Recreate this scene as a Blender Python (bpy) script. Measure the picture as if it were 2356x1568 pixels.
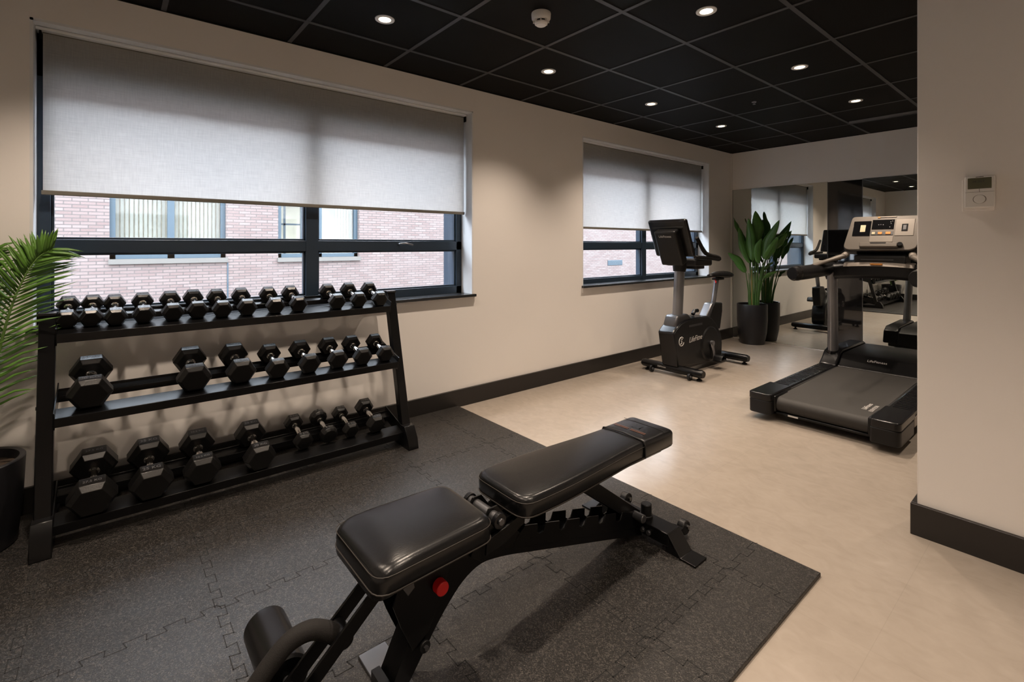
import bpy, bmesh, math, random
from math import pi, sin, cos, radians
from mathutils import Vector, Matrix

for o in list(bpy.data.objects):
    bpy.data.objects.remove(o)
SC = bpy.context.scene
COL = SC.collection
random.seed(7)

# ------------------------------------------------------------------ camera
CAM = Vector((3.192, 0.0, 1.264))
YAW = 0.877
FPX = 1117.0
cd = bpy.data.cameras.new('camera')
cam = bpy.data.objects.new('camera', cd)
COL.objects.link(cam)
cam.location = CAM
cam.rotation_euler = (pi / 2, 0, YAW)
cd.sensor_width = 36
cd.lens = FPX / 2356 * 36
cd.shift_y = -(784 - 563) / 2356
cd.clip_start = 0.05
cd.clip_end = 200
SC.camera = cam

# ------------------------------------------------------------------ world (overcast daylight) and exposure
w = bpy.data.worlds.new('overcast_sky')
SC.world = w
w.use_nodes = True
wn = w.node_tree.nodes
bgn = wn['Background']
bgn.inputs[0].default_value = (0.80, 0.885, 1.0, 1)
bgn.inputs[1].default_value = 25.0
_tc = wn.new('ShaderNodeTexCoord'); _sp = wn.new('ShaderNodeSeparateXYZ'); _mr = wn.new('ShaderNodeMapRange'); _mu = wn.new('ShaderNodeMath')
_mr.inputs['To Min'].default_value = .38; _mr.inputs['To Max'].default_value = 1.15; _mu.operation = 'MULTIPLY'; _mu.inputs[1].default_value = 25.0
w.node_tree.links.new(_tc.outputs['Generated'], _sp.inputs[0]); w.node_tree.links.new(_sp.outputs['Z'], _mr.inputs['Value'])
w.node_tree.links.new(_mr.outputs[0], _mu.inputs[0]); w.node_tree.links.new(_mu.outputs[0], bgn.inputs[1])
vs = SC.view_settings
vs.view_transform = 'Standard'
vs.look = 'None'
vs.exposure = 0.0
vs.gamma = 1
vs.use_curve_mapping = False
LAMP_W = 118.0            # watts of each downlight spot
LAMP_COL = (1.0, 0.815, 0.65)

CE = 2.515               # ceiling height
YF = 6.57                # far wall
YB = -1.0                # wall behind the camera
XR = 4.6                 # right wall

# a measured direction of sight, used to read real positions off the survey
_fw = Vector((-sin(YAW), cos(YAW), 0)); _rt = Vector((cos(YAW), sin(YAW), 0))
def _ray(px, py): return _fw + _rt * ((px - 1178) / FPX) + Vector((0, 0, (563 - py) / FPX))
def on_x(px, py, X):
    d = _ray(px, py); return CAM + d * ((X - CAM.x) / d.x)
def on_y(px, py, Y):
    d = _ray(px, py); return CAM + d * ((Y - CAM.y) / d.y)

# ------------------------------------------------------------------ materials
MATS = {}
def mat(name, col, rough=0.5, metal=0.0, spec=0.5, bump=None, var=None, coat=0.0, sheen=0.0):
    """procedural principled material; var=(scale, amount) colour mottling; bump=(scale, strength)"""
    m = bpy.data.materials.new(name); m.use_nodes = True
    nt = m.node_tree; N = nt.nodes; L = nt.links
    b = N['Principled BSDF']
    b.inputs['Base Color'].default_value = (*col, 1)
    b.inputs['Roughness'].default_value = rough
    b.inputs['Metallic'].default_value = metal
    b.inputs['Specular IOR Level'].default_value = spec
    b.inputs['Coat Weight'].default_value = coat
    b.inputs['Sheen Weight'].default_value = sheen
    tc = N.new('ShaderNodeTexCoord')
    if var is None: var = (6.0, 0.06)
    nz = N.new('ShaderNodeTexNoise'); nz.inputs['Scale'].default_value = var[0]; nz.inputs['Detail'].default_value = 5
    L.new(tc.outputs['Object'], nz.inputs['Vector'])
    hs = N.new('ShaderNodeMapRange')
    hs.inputs['From Min'].default_value = 0.25; hs.inputs['From Max'].default_value = 0.75
    hs.inputs['To Min'].default_value = 1 - var[1]; hs.inputs['To Max'].default_value = 1 + var[1]
    L.new(nz.outputs['Fac'], hs.inputs['Value'])
    mx = N.new('ShaderNodeVectorMath'); mx.operation = 'SCALE'
    mx.inputs[0].default_value = col
    L.new(hs.outputs['Result'], mx.inputs['Scale'])
    L.new(mx.outputs['Vector'], b.inputs['Base Color'])
    if bump:
        n2 = N.new('ShaderNodeTexNoise'); n2.inputs['Scale'].default_value = bump[0]; n2.inputs['Detail'].default_value = 3
        L.new(tc.outputs['Object'], n2.inputs['Vector'])
        bp = N.new('ShaderNodeBump'); bp.inputs['Strength'].default_value = bump[1]; bp.inputs['Distance'].default_value = 0.002
        L.new(n2.outputs['Fac'], bp.inputs['Height']); L.new(bp.outputs['Normal'], b.inputs['Normal'])
    MATS[name] = m
    return m

M_wall = mat('painted_plaster', (0.80, 0.765, 0.73), 0.75, bump=(140, .08), var=(1.2, .02))
M_wallfar = M_wall
M_white = mat('white_gloss_paint', (0.72, 0.73, 0.74), 0.4)
M_base = mat('dark_brown_skirting', (0.014, 0.012, 0.011), 0.36)
M_frame = mat('blue_black_window_frame', (0.020, 0.036, 0.058), 0.38)
M_sill = mat('black_stone_sill', (0.015, 0.016, 0.018), 0.22)
M_tile = mat('black_ceiling_tile', (0.0050, 0.0048, 0.0046), 0.6, bump=(300, .1), var=(3, .12), spec=.08)
M_grid = mat('grey_ceiling_grid', (0.036, 0.036, 0.040), 0.5)
M_black = mat('black_powder_coat', (0.0030, 0.0030, 0.0033), 0.28, bump=(500, .05), spec=.27)
M_blackS = mat('black_satin_plastic', (0.005, 0.005, 0.006), 0.25, spec=.4)
M_blackM = mat('black_matt_plastic', (0.007, 0.007, 0.0075), 0.38, spec=.32, bump=(300, .1))
M_rubber = mat('black_rubber_hex', (0.0055, 0.0053, 0.0053), 0.30, spec=.32, bump=(220, .25), var=(30, .1))
M_chrome = mat('chrome', (0.72, 0.70, 0.68), 0.13, metal=1)
M_steel = mat('silver_painted_steel', (0.26, 0.26, 0.275), 0.33, metal=.75)
M_steelB = mat('dark_brushed_steel', (0.12, 0.12, 0.125), 0.35, metal=.8)
M_vinyl = mat('black_vinyl_upholstery', (0.0050, 0.0050, 0.0055), 0.27, bump=(260, .12), spec=.36, var=(12, .1))
M_stitch = mat('brown_stitching', (0.022, 0.017, 0.013), 0.6)
M_copper = mat('copper_thread', (0.20, 0.095, 0.07), 0.5)
M_foam = mat('black_foam_grip', (0.009, 0.008, 0.0075), 0.8, bump=(400, .4), spec=.3)
M_red = mat('red_plastic', (0.55, 0.006, 0.006), 0.4)
M_champ = mat('champagne_plastic', (0.25, 0.22, 0.19), 0.42, metal=.15)
M_champD = mat('dark_champagne_plastic', (0.135, 0.118, 0.10), 0.45, metal=.15)
M_glassblk = mat('black_glass_screen', (0.006, 0.006, 0.007), 0.12)
M_sticker = mat('pale_yellow_sticker', (0.62, 0.55, 0.36), 0.5)
M_orange = mat('orange_button', (0.70, 0.28, 0.05), 0.5)
M_print = mat('white_print', (0.62, 0.60, 0.58), 0.5)
M_printG = mat('grey_print', (0.20, 0.20, 0.21), 0.5)
M_belt = mat('treadmill_belt', (0.022, 0.020, 0.018), 0.6, bump=(600, .5), var=(9, .1))
M_pot = mat('black_planter', (0.011, 0.011, 0.013), 0.38, bump=(60, .1))
M_soil = mat('dark_potting_soil', (0.030, 0.018, 0.010), 0.95, bump=(90, 1.0), var=(40, .5))
M_leaf = mat('glossy_green_leaf', (0.07, 0.19, 0.035), 0.36, var=(5, .25))
M_leafS = mat('green_leaf_stalk', (0.055, 0.13, 0.025), 0.5)
M_stalkY = mat('dry_yellow_stalk', (0.32, 0.22, 0.08), 0.6)
M_palm = mat('palm_leaflet', (0.065, 0.155, 0.016), 0.45, var=(8, .3))
M_palmS = mat('palm_rachis', (0.085, 0.16, 0.03), 0.5)
M_plastW = mat('white_plastic', (0.72, 0.70, 0.67), 0.4)
M_mark = mat('faint_grey_print', (0.085, 0.085, 0.09), 0.5)
M_lcd = mat('olive_lcd', (0.085, 0.085, 0.045), 0.25)
M_dark = mat('dark_slot', (0.004, 0.004, 0.004), 0.6)
M_conc = mat('pale_concrete_sill', (0.085, 0.078, 0.07), 0.8)
M_pave = mat('grey_paving', (0.05, 0.05, 0.05), 0.85)
M_extfr = mat('blue_grey_outer_frame', (0.022, 0.040, 0.055), 0.5)
M_extslat = mat('cream_slat_blind', (0.17, 0.165, 0.14), 0.7)
M_extroom = mat('dim_room_behind_glass', (0.45, 0.42, 0.33), 0.8)
M_smoke = mat('smoked_black_glass', (0.012, 0.012, 0.013), 0.03, spec=.9)

def mirror_mat():
    m = bpy.data.materials.new('wall_mirror_glass'); m.use_nodes = True
    b = m.node_tree.nodes['Principled BSDF']
    b.inputs['Base Color'].default_value = (0.74, 0.77, 0.745, 1)
    b.inputs['Metallic'].default_value = 1
    b.inputs['Roughness'].default_value = 0.004
    return m
M_mirror = mirror_mat()

def glass_mat():
    m = bpy.data.materials.new('window_glass'); m.use_nodes = True
    nt = m.node_tree; N = nt.nodes; L = nt.links; N.clear()
    out = N.new('ShaderNodeOutputMaterial'); mix = N.new('ShaderNodeMixShader')
    tr = N.new('ShaderNodeBsdfTransparent'); tr.inputs[0].default_value = (.965, .972, .972, 1)
    gl = N.new('ShaderNodeBsdfGlossy'); gl.inputs['Roughness'].default_value = 0.01
    lw = N.new('ShaderNodeLayerWeight'); lw.inputs[0].default_value = .5
    pw = N.new('ShaderNodeMath'); pw.operation = 'POWER'; pw.inputs[1].default_value = 5
    fr = N.new('ShaderNodeMath'); fr.operation = 'MULTIPLY_ADD'; fr.inputs[1].default_value = .92; fr.inputs[2].default_value = .04
    L.new(lw.outputs['Facing'], pw.inputs[0]); L.new(pw.outputs[0], fr.inputs[0])
    L.new(fr.outputs[0], mix.inputs[0]); L.new(tr.outputs[0], mix.inputs[1]); L.new(gl.outputs[0], mix.inputs[2])
    L.new(mix.outputs[0], out.inputs[0])
    return m
M_glass = glass_mat()

def blind_mat():
    m = bpy.data.materials.new('woven_blind_fabric'); m.use_nodes = True
    nt = m.node_tree; N = nt.nodes; L = nt.links; N.clear()
    out = N.new('ShaderNodeOutputMaterial'); add = N.new('ShaderNodeMixShader'); add.inputs[0].default_value = 0.62
    df = N.new('ShaderNodeBsdfDiffuse'); tl = N.new('ShaderNodeBsdfTranslucent')
    tc = N.new('ShaderNodeTexCoord')
    mp = N.new('ShaderNodeMapping'); mp.inputs['Scale'].default_value = (1, 7, 110)
    mp2 = N.new('ShaderNodeMapping'); mp2.inputs['Scale'].default_value = (1, 110, 9)
    n1 = N.new('ShaderNodeTexNoise'); n1.inputs['Scale'].default_value = 1.6; n1.inputs['Detail'].default_value = 4
    n2 = N.new('ShaderNodeTexNoise'); n2.inputs['Scale'].default_value = 1.6; n2.inputs['Detail'].default_value = 3
    L.new(tc.outputs['Object'], mp.inputs[0]); L.new(tc.outputs['Object'], mp2.inputs[0])
    L.new(mp.outputs[0], n1.inputs['Vector']); L.new(mp2.outputs[0], n2.inputs['Vector'])
    ad = N.new('ShaderNodeMath'); ad.operation = 'ADD'
    L.new(n1.outputs['Fac'], ad.inputs[0]); L.new(n2.outputs['Fac'], ad.inputs[1])
    mr = N.new('ShaderNodeMapRange'); mr.inputs['From Min'].default_value = .7; mr.inputs['From Max'].default_value = 1.3
    mr.inputs['To Min'].default_value = .90; mr.inputs['To Max'].default_value = 1.05
    L.new(ad.outputs[0], mr.inputs['Value'])
    for nd, c in ((df, (.58, .57, .54)), (tl, (.815, .80, .79))):
        sc = N.new('ShaderNodeVectorMath'); sc.operation = 'SCALE'; sc.inputs[0].default_value = c
        L.new(mr.outputs[0], sc.inputs['Scale']); L.new(sc.outputs[0], nd.inputs[0])
    L.new(df.outputs[0], add.inputs[1]); L.new(tl.outputs[0], add.inputs[2]); L.new(add.outputs[0], out.inputs[0])
    return m
M_blind = blind_mat()
M_blindbar = mat('grey_beige_blind_bar', (0.19, 0.175, 0.145), 0.5)

def emit_mat(name, col, s):
    m = bpy.data.materials.new(name); m.use_nodes = True
    b = m.node_tree.nodes['Principled BSDF']
    b.inputs['Base Color'].default_value = (*col, 1)
    b.inputs['Emission Color'].default_value = (*col, 1)
    b.inputs['Emission Strength'].default_value = s
    return m
M_lamp = emit_mat('lit_lamp', (1.0, 0.80, 0.55), 9.0)

def floor_mat():
    m = bpy.data.materials.new('beige_mottled_vinyl'); m.use_nodes = True
    nt = m.node_tree; N = nt.nodes; L = nt.links; b = N['Principled BSDF']
    tc = N.new('ShaderNodeTexCoord')
    n1 = N.new('ShaderNodeTexNoise'); n1.inputs['Scale'].default_value = 2.2; n1.inputs['Detail'].default_value = 9; n1.inputs['Roughness'].default_value = .62; n1.inputs['Distortion'].default_value = .8
    mp = N.new('ShaderNodeMapping'); mp.inputs['Scale'].default_value = (1.0, 1.5, 1); mp.inputs['Rotation'].default_value = (0, 0, .5)
    n2 = N.new('ShaderNodeTexNoise'); n2.inputs['Scale'].default_value = 11; n2.inputs['Detail'].default_value = 7; n2.inputs['Distortion'].default_value = 1.2
    L.new(tc.outputs['Object'], n1.inputs['Vector']); L.new(tc.outputs['Object'], mp.inputs[0]); L.new(mp.outputs[0], n2.inputs['Vector'])
    ad = N.new('ShaderNodeMath'); ad.operation = 'ADD'; L.new(n1.outputs['Fac'], ad.inputs[0]); L.new(n2.outputs['Fac'], ad.inputs[1])
    cr = N.new('ShaderNodeValToRGB')
    cr.color_ramp.elements[0].position = .30; cr.color_ramp.elements[0].color = (.290, .248, .207, 1)
    cr.color_ramp.elements[1].position = .70; cr.color_ramp.elements[1].color = (.362, .316, .268, 1)
    hv = N.new('ShaderNodeMath'); hv.operation = 'MULTIPLY'; hv.inputs[1].default_value = .5
    L.new(ad.outputs[0], hv.inputs[0]); L.new(hv.outputs[0], cr.inputs[0])
    br = N.new('ShaderNodeTexBrick'); br.offset = 0.0; br.inputs['Scale'].default_value = 1.0
    br.inputs['Mortar Size'].default_value = .0012; br.inputs['Brick Width'].default_value = .914; br.inputs['Row Height'].default_value = .457
    br.inputs['Color1'].default_value = (1, 1, 1, 1); br.inputs['Color2'].default_value = (.965, .965, .965, 1); br.inputs['Mortar'].default_value = (.90, .90, .90, 1)
    L.new(tc.outputs['Object'], br.inputs['Vector'])
    mx = N.new('ShaderNodeMix'); mx.data_type = 'RGBA'; mx.blend_type = 'MULTIPLY'; mx.inputs[0].default_value = 1
    L.new(cr.outputs[0], mx.inputs[6]); L.new(br.outputs['Color'], mx.inputs[7]); L.new(mx.outputs[2], b.inputs['Base Color'])
    b.inputs['Roughness'].default_value = .24; b.inputs['Specular IOR Level'].default_value = .7
    bp = N.new('ShaderNodeBump'); bp.inputs['Strength'].default_value = .05; bp.inputs['Distance'].default_value = .002
    L.new(n2.outputs['Fac'], bp.inputs['Height']); L.new(bp.outputs[0], b.inputs['Normal'])
    return m
M_floor = floor_mat()

def matting_mat():
    m = bpy.data.materials.new('speckled_rubber_matting'); m.use_nodes = True
    nt = m.node_tree; N = nt.nodes; L = nt.links; b = N['Principled BSDF']
    tc = N.new('ShaderNodeTexCoord')
    vo = N.new('ShaderNodeTexVoronoi'); vo.inputs['Scale'].default_value = 95; vo.feature = 'F1'
    n1 = N.new('ShaderNodeTexNoise'); n1.inputs['Scale'].default_value = 120; n1.inputs['Detail'].default_value = 4; n1.inputs['Distortion'].default_value = 1.6
    n3 = N.new('ShaderNodeTexNoise'); n3.inputs['Scale'].default_value = 260; n3.inputs['Detail'].default_value = 2
    for q in (vo, n1, n3): L.new(tc.outputs['Object'], q.inputs['Vector'])
    cr = N.new('ShaderNodeValToRGB'); e = cr.color_ramp.elements
    e[0].position = .52; e[0].color = (0, 0, 0, 1); e[1].position = .60; e[1].color = (1, 1, 1, 1)
    L.new(n1.outputs['Fac'], cr.inputs[0])
    c3 = N.new('ShaderNodeValToRGB'); e = c3.color_ramp.elements
    e[0].position = .66; e[0].color = (0, 0, 0, 1); e[1].position = .71; e[1].color = (1, 1, 1, 1)
    L.new(n3.outputs['Fac'], c3.inputs[0])
    mx = N.new('ShaderNodeMix'); mx.data_type = 'RGBA'
    mx.inputs[6].default_value = (.008, .0072, .0066, 1); mx.inputs[7].default_value = (.044, .039, .035, 1)
    L.new(cr.outputs[0], mx.inputs[0])
    m2 = N.new('ShaderNodeMix'); m2.data_type = 'RGBA'; m2.inputs[7].default_value = (.15, .135, .12, 1)
    L.new(c3.outputs[0], m2.inputs[0]); L.new(mx.outputs[2], m2.inputs[6])
    L.new(m2.outputs[2], b.inputs['Base Color'])
    b.inputs['Roughness'].default_value = .46; b.inputs['Specular IOR Level'].default_value = .38
    bp = N.new('ShaderNodeBump'); bp.inputs['Strength'].default_value = .55; bp.inputs['Distance'].default_value = .002
    L.new(n1.outputs['Fac'], bp.inputs['Height']); L.new(bp.outputs[0], b.inputs['Normal'])
    return m
M_mat = matting_mat()
M_seam = mat('dark_seam', (0.006, 0.006, 0.006), 0.9)

def brick_mat():
    m = bpy.data.materials.new('pale_red_brick'); m.use_nodes = True
    nt = m.node_tree; N = nt.nodes; L = nt.links; b = N['Principled BSDF']
    tc = N.new('ShaderNodeTexCoord'); sp = N.new('ShaderNodeSeparateXYZ'); cb = N.new('ShaderNodeCombineXYZ')
    L.new(tc.outputs['Object'], sp.inputs[0]); L.new(sp.outputs['Y'], cb.inputs['X']); L.new(sp.outputs['Z'], cb.inputs['Y'])
    br = N.new('ShaderNodeTexBrick'); br.inputs['Scale'].default_value = 1
    br.inputs['Brick Width'].default_value = .23; br.inputs['Row Height'].default_value = .063; br.inputs['Mortar Size'].default_value = .0095
    br.inputs['Mortar Smooth'].default_value = .3
    br.inputs['Color1'].default_value = (.106, .072, .066, 1); br.inputs['Color2'].default_value = (.140, .108, .100, 1)
    br.inputs['Mortar'].default_value = (.056, .047, .044, 1)
    nz = N.new('ShaderNodeTexNoise'); nz.inputs['Scale'].default_value = 1.5; nz.inputs['Detail'].default_value = 6
    L.new(cb.outputs[0], br.inputs['Vector']); L.new(cb.outputs[0], nz.inputs['Vector'])
    mx = N.new('ShaderNodeMix'); mx.data_type = 'RGBA'; mx.inputs[7].default_value = (.125, .100, .095, 1)
    mr = N.new('ShaderNodeMapRange'); mr.inputs['From Min'].default_value = .4; mr.inputs['From Max'].default_value = .8; mr.inputs['To Max'].default_value = .35
    L.new(nz.outputs['Fac'], mr.inputs['Value']); L.new(mr.outputs[0], mx.inputs[0]); L.new(br.outputs['Color'], mx.inputs[6])
    L.new(mx.outputs[2], b.inputs['Base Color']); b.inputs['Roughness'].default_value = .9
    return m
M_brick = brick_mat()

# ------------------------------------------------------------------ mesh builder
ORG = {}
class MB:
    def __init__(s): s.v = []; s.f = []; s.mi = []
    def add(s, vs, fs, mi=0):
        n = len(s.v); s.v += [Vector(q) for q in vs]
        s.f += [[i + n for i in f] for f in fs]; s.mi += [mi] * len(fs); return s
    def box(s, x0, x1, y0, y1, z0, z1, mi=0, M=None):
        vs = [Vector((x, y, z)) for z in (z0, z1) for y in (y0, y1) for x in (x0, x1)]
        if M is not None: vs = [M @ q for q in vs]
        return s.add(vs, [(0, 2, 3, 1), (4, 5, 7, 6), (0, 1, 5, 4), (2, 6, 7, 3), (0, 4, 6, 2), (1, 3, 7, 5)], mi)
    def prism(s, pts, a, b, axis='x', mi=0):
        """pts: 2-D outline; axis x -> pts are (y,z); axis y -> (x,z); axis z -> (x,y)"""
        def P(p, t):
            return {'x': (t, p[0], p[1]), 'y': (p[0], t, p[1]), 'z': (p[0], p[1], t)}[axis]
        n = len(pts)
        vs = [P(p, a) for p in pts] + [P(p, b) for p in pts]
        fs = [tuple(range(n))[::-1], tuple(range(n, 2 * n))] + [(i, (i + 1) % n, n + (i + 1) % n, n + i) for i in range(n)]
        return s.add(vs, fs, mi)
    def loft(s, rings, cap=True, mi=0):
        n = len(rings[0]); vs = [q for r in rings for q in r]; fs = []
        for k in range(len(rings) - 1):
            for i in range(n):
                j = (i + 1) % n
                fs.append((k * n + i, k * n + j, (k + 1) * n + j, (k + 1) * n + i))
        if cap: fs += [tuple(range(n))[::-1], tuple(range((len(rings) - 1) * n, len(rings) * n))]
        return s.add(vs, fs, mi)
    def tube(s, path, r, n=12, mi=0, cap=True, sx=1.0, upv=None, seg=None):
        path = [Vector(p) for p in path]
        if seg: path = smooth(path, seg)
        rr = r if isinstance(r, (list, tuple)) else [r] * len(path)
        if len(rr) != len(path):
            rr = [rr[min(len(rr) - 1, int(i * len(rr) / len(path)))] for i in range(len(path))]
        rings = []; prev = None
        for i, p in enumerate(path):
            t = (path[min(i + 1, len(path) - 1)] - path[max(i - 1, 0)]).normalized()
            u = prev if prev is not None else Vector(upv or (0, 0, 1))
            u = u - t * u.dot(t)
            if u.length < 1e-3: u = Vector((1, 0, 0)) - t * t.x
            u.normalize(); prev = u; v = t.cross(u)
            rings.append([p + (u * cos(2 * pi * k / n) + v * sin(2 * pi * k / n) * sx) * rr[i] for k in range(n)])
        return s.loft(rings, cap, mi)
    def cyl(s, p0, p1, r, n=20, mi=0, r1=None):
        return s.tube([p0, p1], [r, r if r1 is None else r1], n, mi)
    def bar(s, p0, p1, w, h, upv=(0, 0, 1), mi=0):
        p0, p1 = Vector(p0), Vector(p1); t = (p1 - p0).normalized(); u = Vector(upv); u = (u - t * u.dot(t)).normalized(); v = t.cross(u)
        R = lambda p: [p + u * h / 2 + v * w / 2, p + u * h / 2 - v * w / 2, p - u * h / 2 - v * w / 2, p - u * h / 2 + v * w / 2]
        return s.loft([R(p0), R(p1)], True, mi)
    def lathe(s, prof, c, n=32, mi=0, cap=True):
        rings = [[Vector((c[0] + r * cos(2 * pi * k / n), c[1] + r * sin(2 * pi * k / n), c[2] + z)) for k in range(n)] for r, z in prof]
        return s.loft(rings, cap, mi)
    def build(s, name, m, parent=None, bevel=0, seg=2, angle=35, origin=None, subsurf=0):
        me = bpy.data.meshes.new(name)
        if parent is not None: o0 = ORG[parent.name]
        elif origin is not None: o0 = Vector(origin)
        else: o0 = Vector((0, 0, 0))
        me.from_pydata([q - o0 for q in s.v], [], s.f)
        ms = m if isinstance(m, (list, tuple)) else [m]
        for q in ms: me.materials.append(q)
        if len(ms) > 1: me.polygons.foreach_set('material_index', s.mi)
        bm = bmesh.new(); bm.from_mesh(me); bmesh.ops.recalc_face_normals(bm, faces=bm.faces); bm.to_mesh(me); bm.free()
        me.polygons.foreach_set('use_smooth', [True] * len(me.polygons))
        me.set_sharp_from_angle(angle=radians(angle))
        me.update()
        o = bpy.data.objects.new(name, me); COL.objects.link(o)
        if parent is not None: o.parent = parent
        else: o.location = o0
        ORG[o.name] = o0
        if bevel:
            b = o.modifiers.new('bevel', 'BEVEL'); b.width = bevel; b.segments = seg; b.limit_method = 'ANGLE'; b.angle_limit = radians(30); b.harden_normals = False
        if subsurf:
            q = o.modifiers.new('sub', 'SUBSURF'); q.levels = subsurf; q.render_levels = subsurf
        return o

def smooth(pts, n):
    """Catmull-Rom through the points"""
    P = [pts[0] * 2 - pts[1]] + list(pts) + [pts[-1] * 2 - pts[-2]]; out = []
    for i in range(1, len(P) - 2):
        for k in range(n):
            t = k / n; a, b, c, d = P[i - 1], P[i], P[i + 1], P[i + 2]
            out.append(.5 * ((2 * b) + (c - a) * t + (2 * a - 5 * b + 4 * c - d) * t * t + (3 * b - a - 3 * c + d) * t ** 3))
    out.append(P[-2]); return out

def struct(o): o['kind'] = 'structure'; return o
def tag(o, label, cat, group=None):
    o['label'] = label; o['category'] = cat
    if group: o['group'] = group
    return o
def thing(name, loc, label, cat, group=None):
    o = bpy.data.objects.new(name, None); COL.objects.link(o); o.location = loc; o.empty_display_size = .1
    ORG[o.name] = Vector(loc)
    return tag(o, label, cat, group)

def text_part(name, body, size, M, m, parent, extrude=0.0006, shear=0.0, sx=1.0, align='CENTER'):
    """lettering as a mesh part; M maps the text plane (x right, y up, z out) to the world"""
    c = bpy.data.curves.new(name, 'FONT'); c.body = body; c.size = size; c.extrude = extrude; c.shear = shear
    c.align_x = align; c.align_y = 'CENTER'; c.resolution_u = 3
    t = bpy.data.objects.new(name, c); COL.objects.link(t)
    me = bpy.data.meshes.new_from_object(t)
    bpy.data.objects.remove(t); bpy.data.curves.remove(c)
    o0 = ORG[parent.name]
    me.transform(Matrix.Translation(-o0) @ M @ Matrix.Diagonal((sx, 1, 1, 1)))
    me.materials.clear(); me.materials.append(m)
    o = bpy.data.objects.new(name, me); COL.objects.link(o); o.parent = parent; ORG[o.name] = o0
    return o
def frame_m(o, x, y):
    x = Vector(x).normalized(); y = Vector(y); y = (y - x * y.dot(x)).normalized(); z = x.cross(y)
    m = Matrix.Identity(4)
    for i in range(3): m[i][0] = x[i]; m[i][1] = y[i]; m[i][2] = z[i]; m[i][3] = o[i]
    return m

# ------------------------------------------------------------------ room shell
struct(MB().box(0, XR, YB, YF, -.12, 0).build('floor', M_floor))

def holed_wall(name, holes, y0, y1, z0, z1, x0, x1):
    mb = MB(); ys = sorted({y0, y1, *[h[0] for h in holes], *[h[1] for h in holes]})
    for a, b in zip(ys, ys[1:]):
        hs = [h for h in holes if h[0] <= a and h[1] >= b]
        if hs:
            mb.box(x0, x1, a, b, z0, hs[0][2]); mb.box(x0, x1, a, b, hs[0][3], z1)
        else: mb.box(x0, x1, a, b, z0, z1)
    return mb.build(name, M_wall)
W1 = (-.283, 2.25, .856, 2.332)
W2 = (3.546, 5.971, .850, 2.320)
struct(holed_wall('wall_left', [W1, W2], YB - .2, YF + .2, -.12, CE + .4, -.42, 0))
struct(MB().box(-.0, XR + .2, YF, YF + .2, -.12, CE).build('wall_far', M_wall))
struct(MB().box(-.0, XR + .2, YB - .2, YB, -.12, CE).build('wall_back', M_wall))
struct(MB().box(XR, XR + .2, YB, YF, -.12, CE).build('wall_right', M_wall))
PX, PY = 2.692, 2.722
struct(MB().box(PX, XR, PY, PY + .30, 0, CE).build('wall_partition', M_wall, bevel=.004))
# ceiling: black tiles in a lay-in grid
cl = struct(MB().box(-.36, XR + .2, YB - .2, YF + .2, CE, CE + .08).build('ceiling', M_tile))
gx = [.369 + .6 * k for k in range(0, 8)]; gy = [2.121 + .6312 * k for k in range(-4, 7)]
mb = MB()
gw = .012
for x in gx:
    if x < XR: mb.box(x - gw, x + gw, YB, YF, CE - .004, CE + .01)
for y in gy: mb.box(0, XR, y - gw, y + gw, CE - .0035, CE + .01)
g = mb.build('ceiling_grid', M_grid, cl)
for (a, b, nm) in (((0, .018, YB, YF), 0, 0), ((0, XR, YF - .018, YF), 0, 0), ((0, XR, YB, YB + .018), 0, 0)):
    pass
MB().box(0, .014, YB, YF, CE - .004, CE + .01).box(0, XR, YF - .014, YF, CE - .004, CE + .01).build('edge_trim', M_tile, cl)
# a lifted tile near the far wall leaves one bar of the grid standing proud
MB().prism([(5.78, CE + .01), (5.79, CE - .022), (5.865, CE - .006), (5.865, CE + .01)], 1.59, 2.76, 'x').build('linear_diffuser', M_steelB, cl)

BH = .135
def base_run(name, mb): return struct(mb.build(name, M_base, bevel=.002))
base_run('baseboard_left', MB().box(0, .018, YB, YF, 0, BH))
base_run('baseboard_far', MB().box(1.505, XR, YF - .018, YF, 0, .10))
base_run('baseboard_back', MB().box(.018, XR, YB, YB + .018, 0, BH))
base_run('baseboard_partition', MB().box(PX - .02, XR, PY - .02, PY, 0, BH).box(PX - .02, PX, PY, PY + .32, 0, BH).box(PX - .02, XR, PY + .30, PY + .32, 0, BH))

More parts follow.
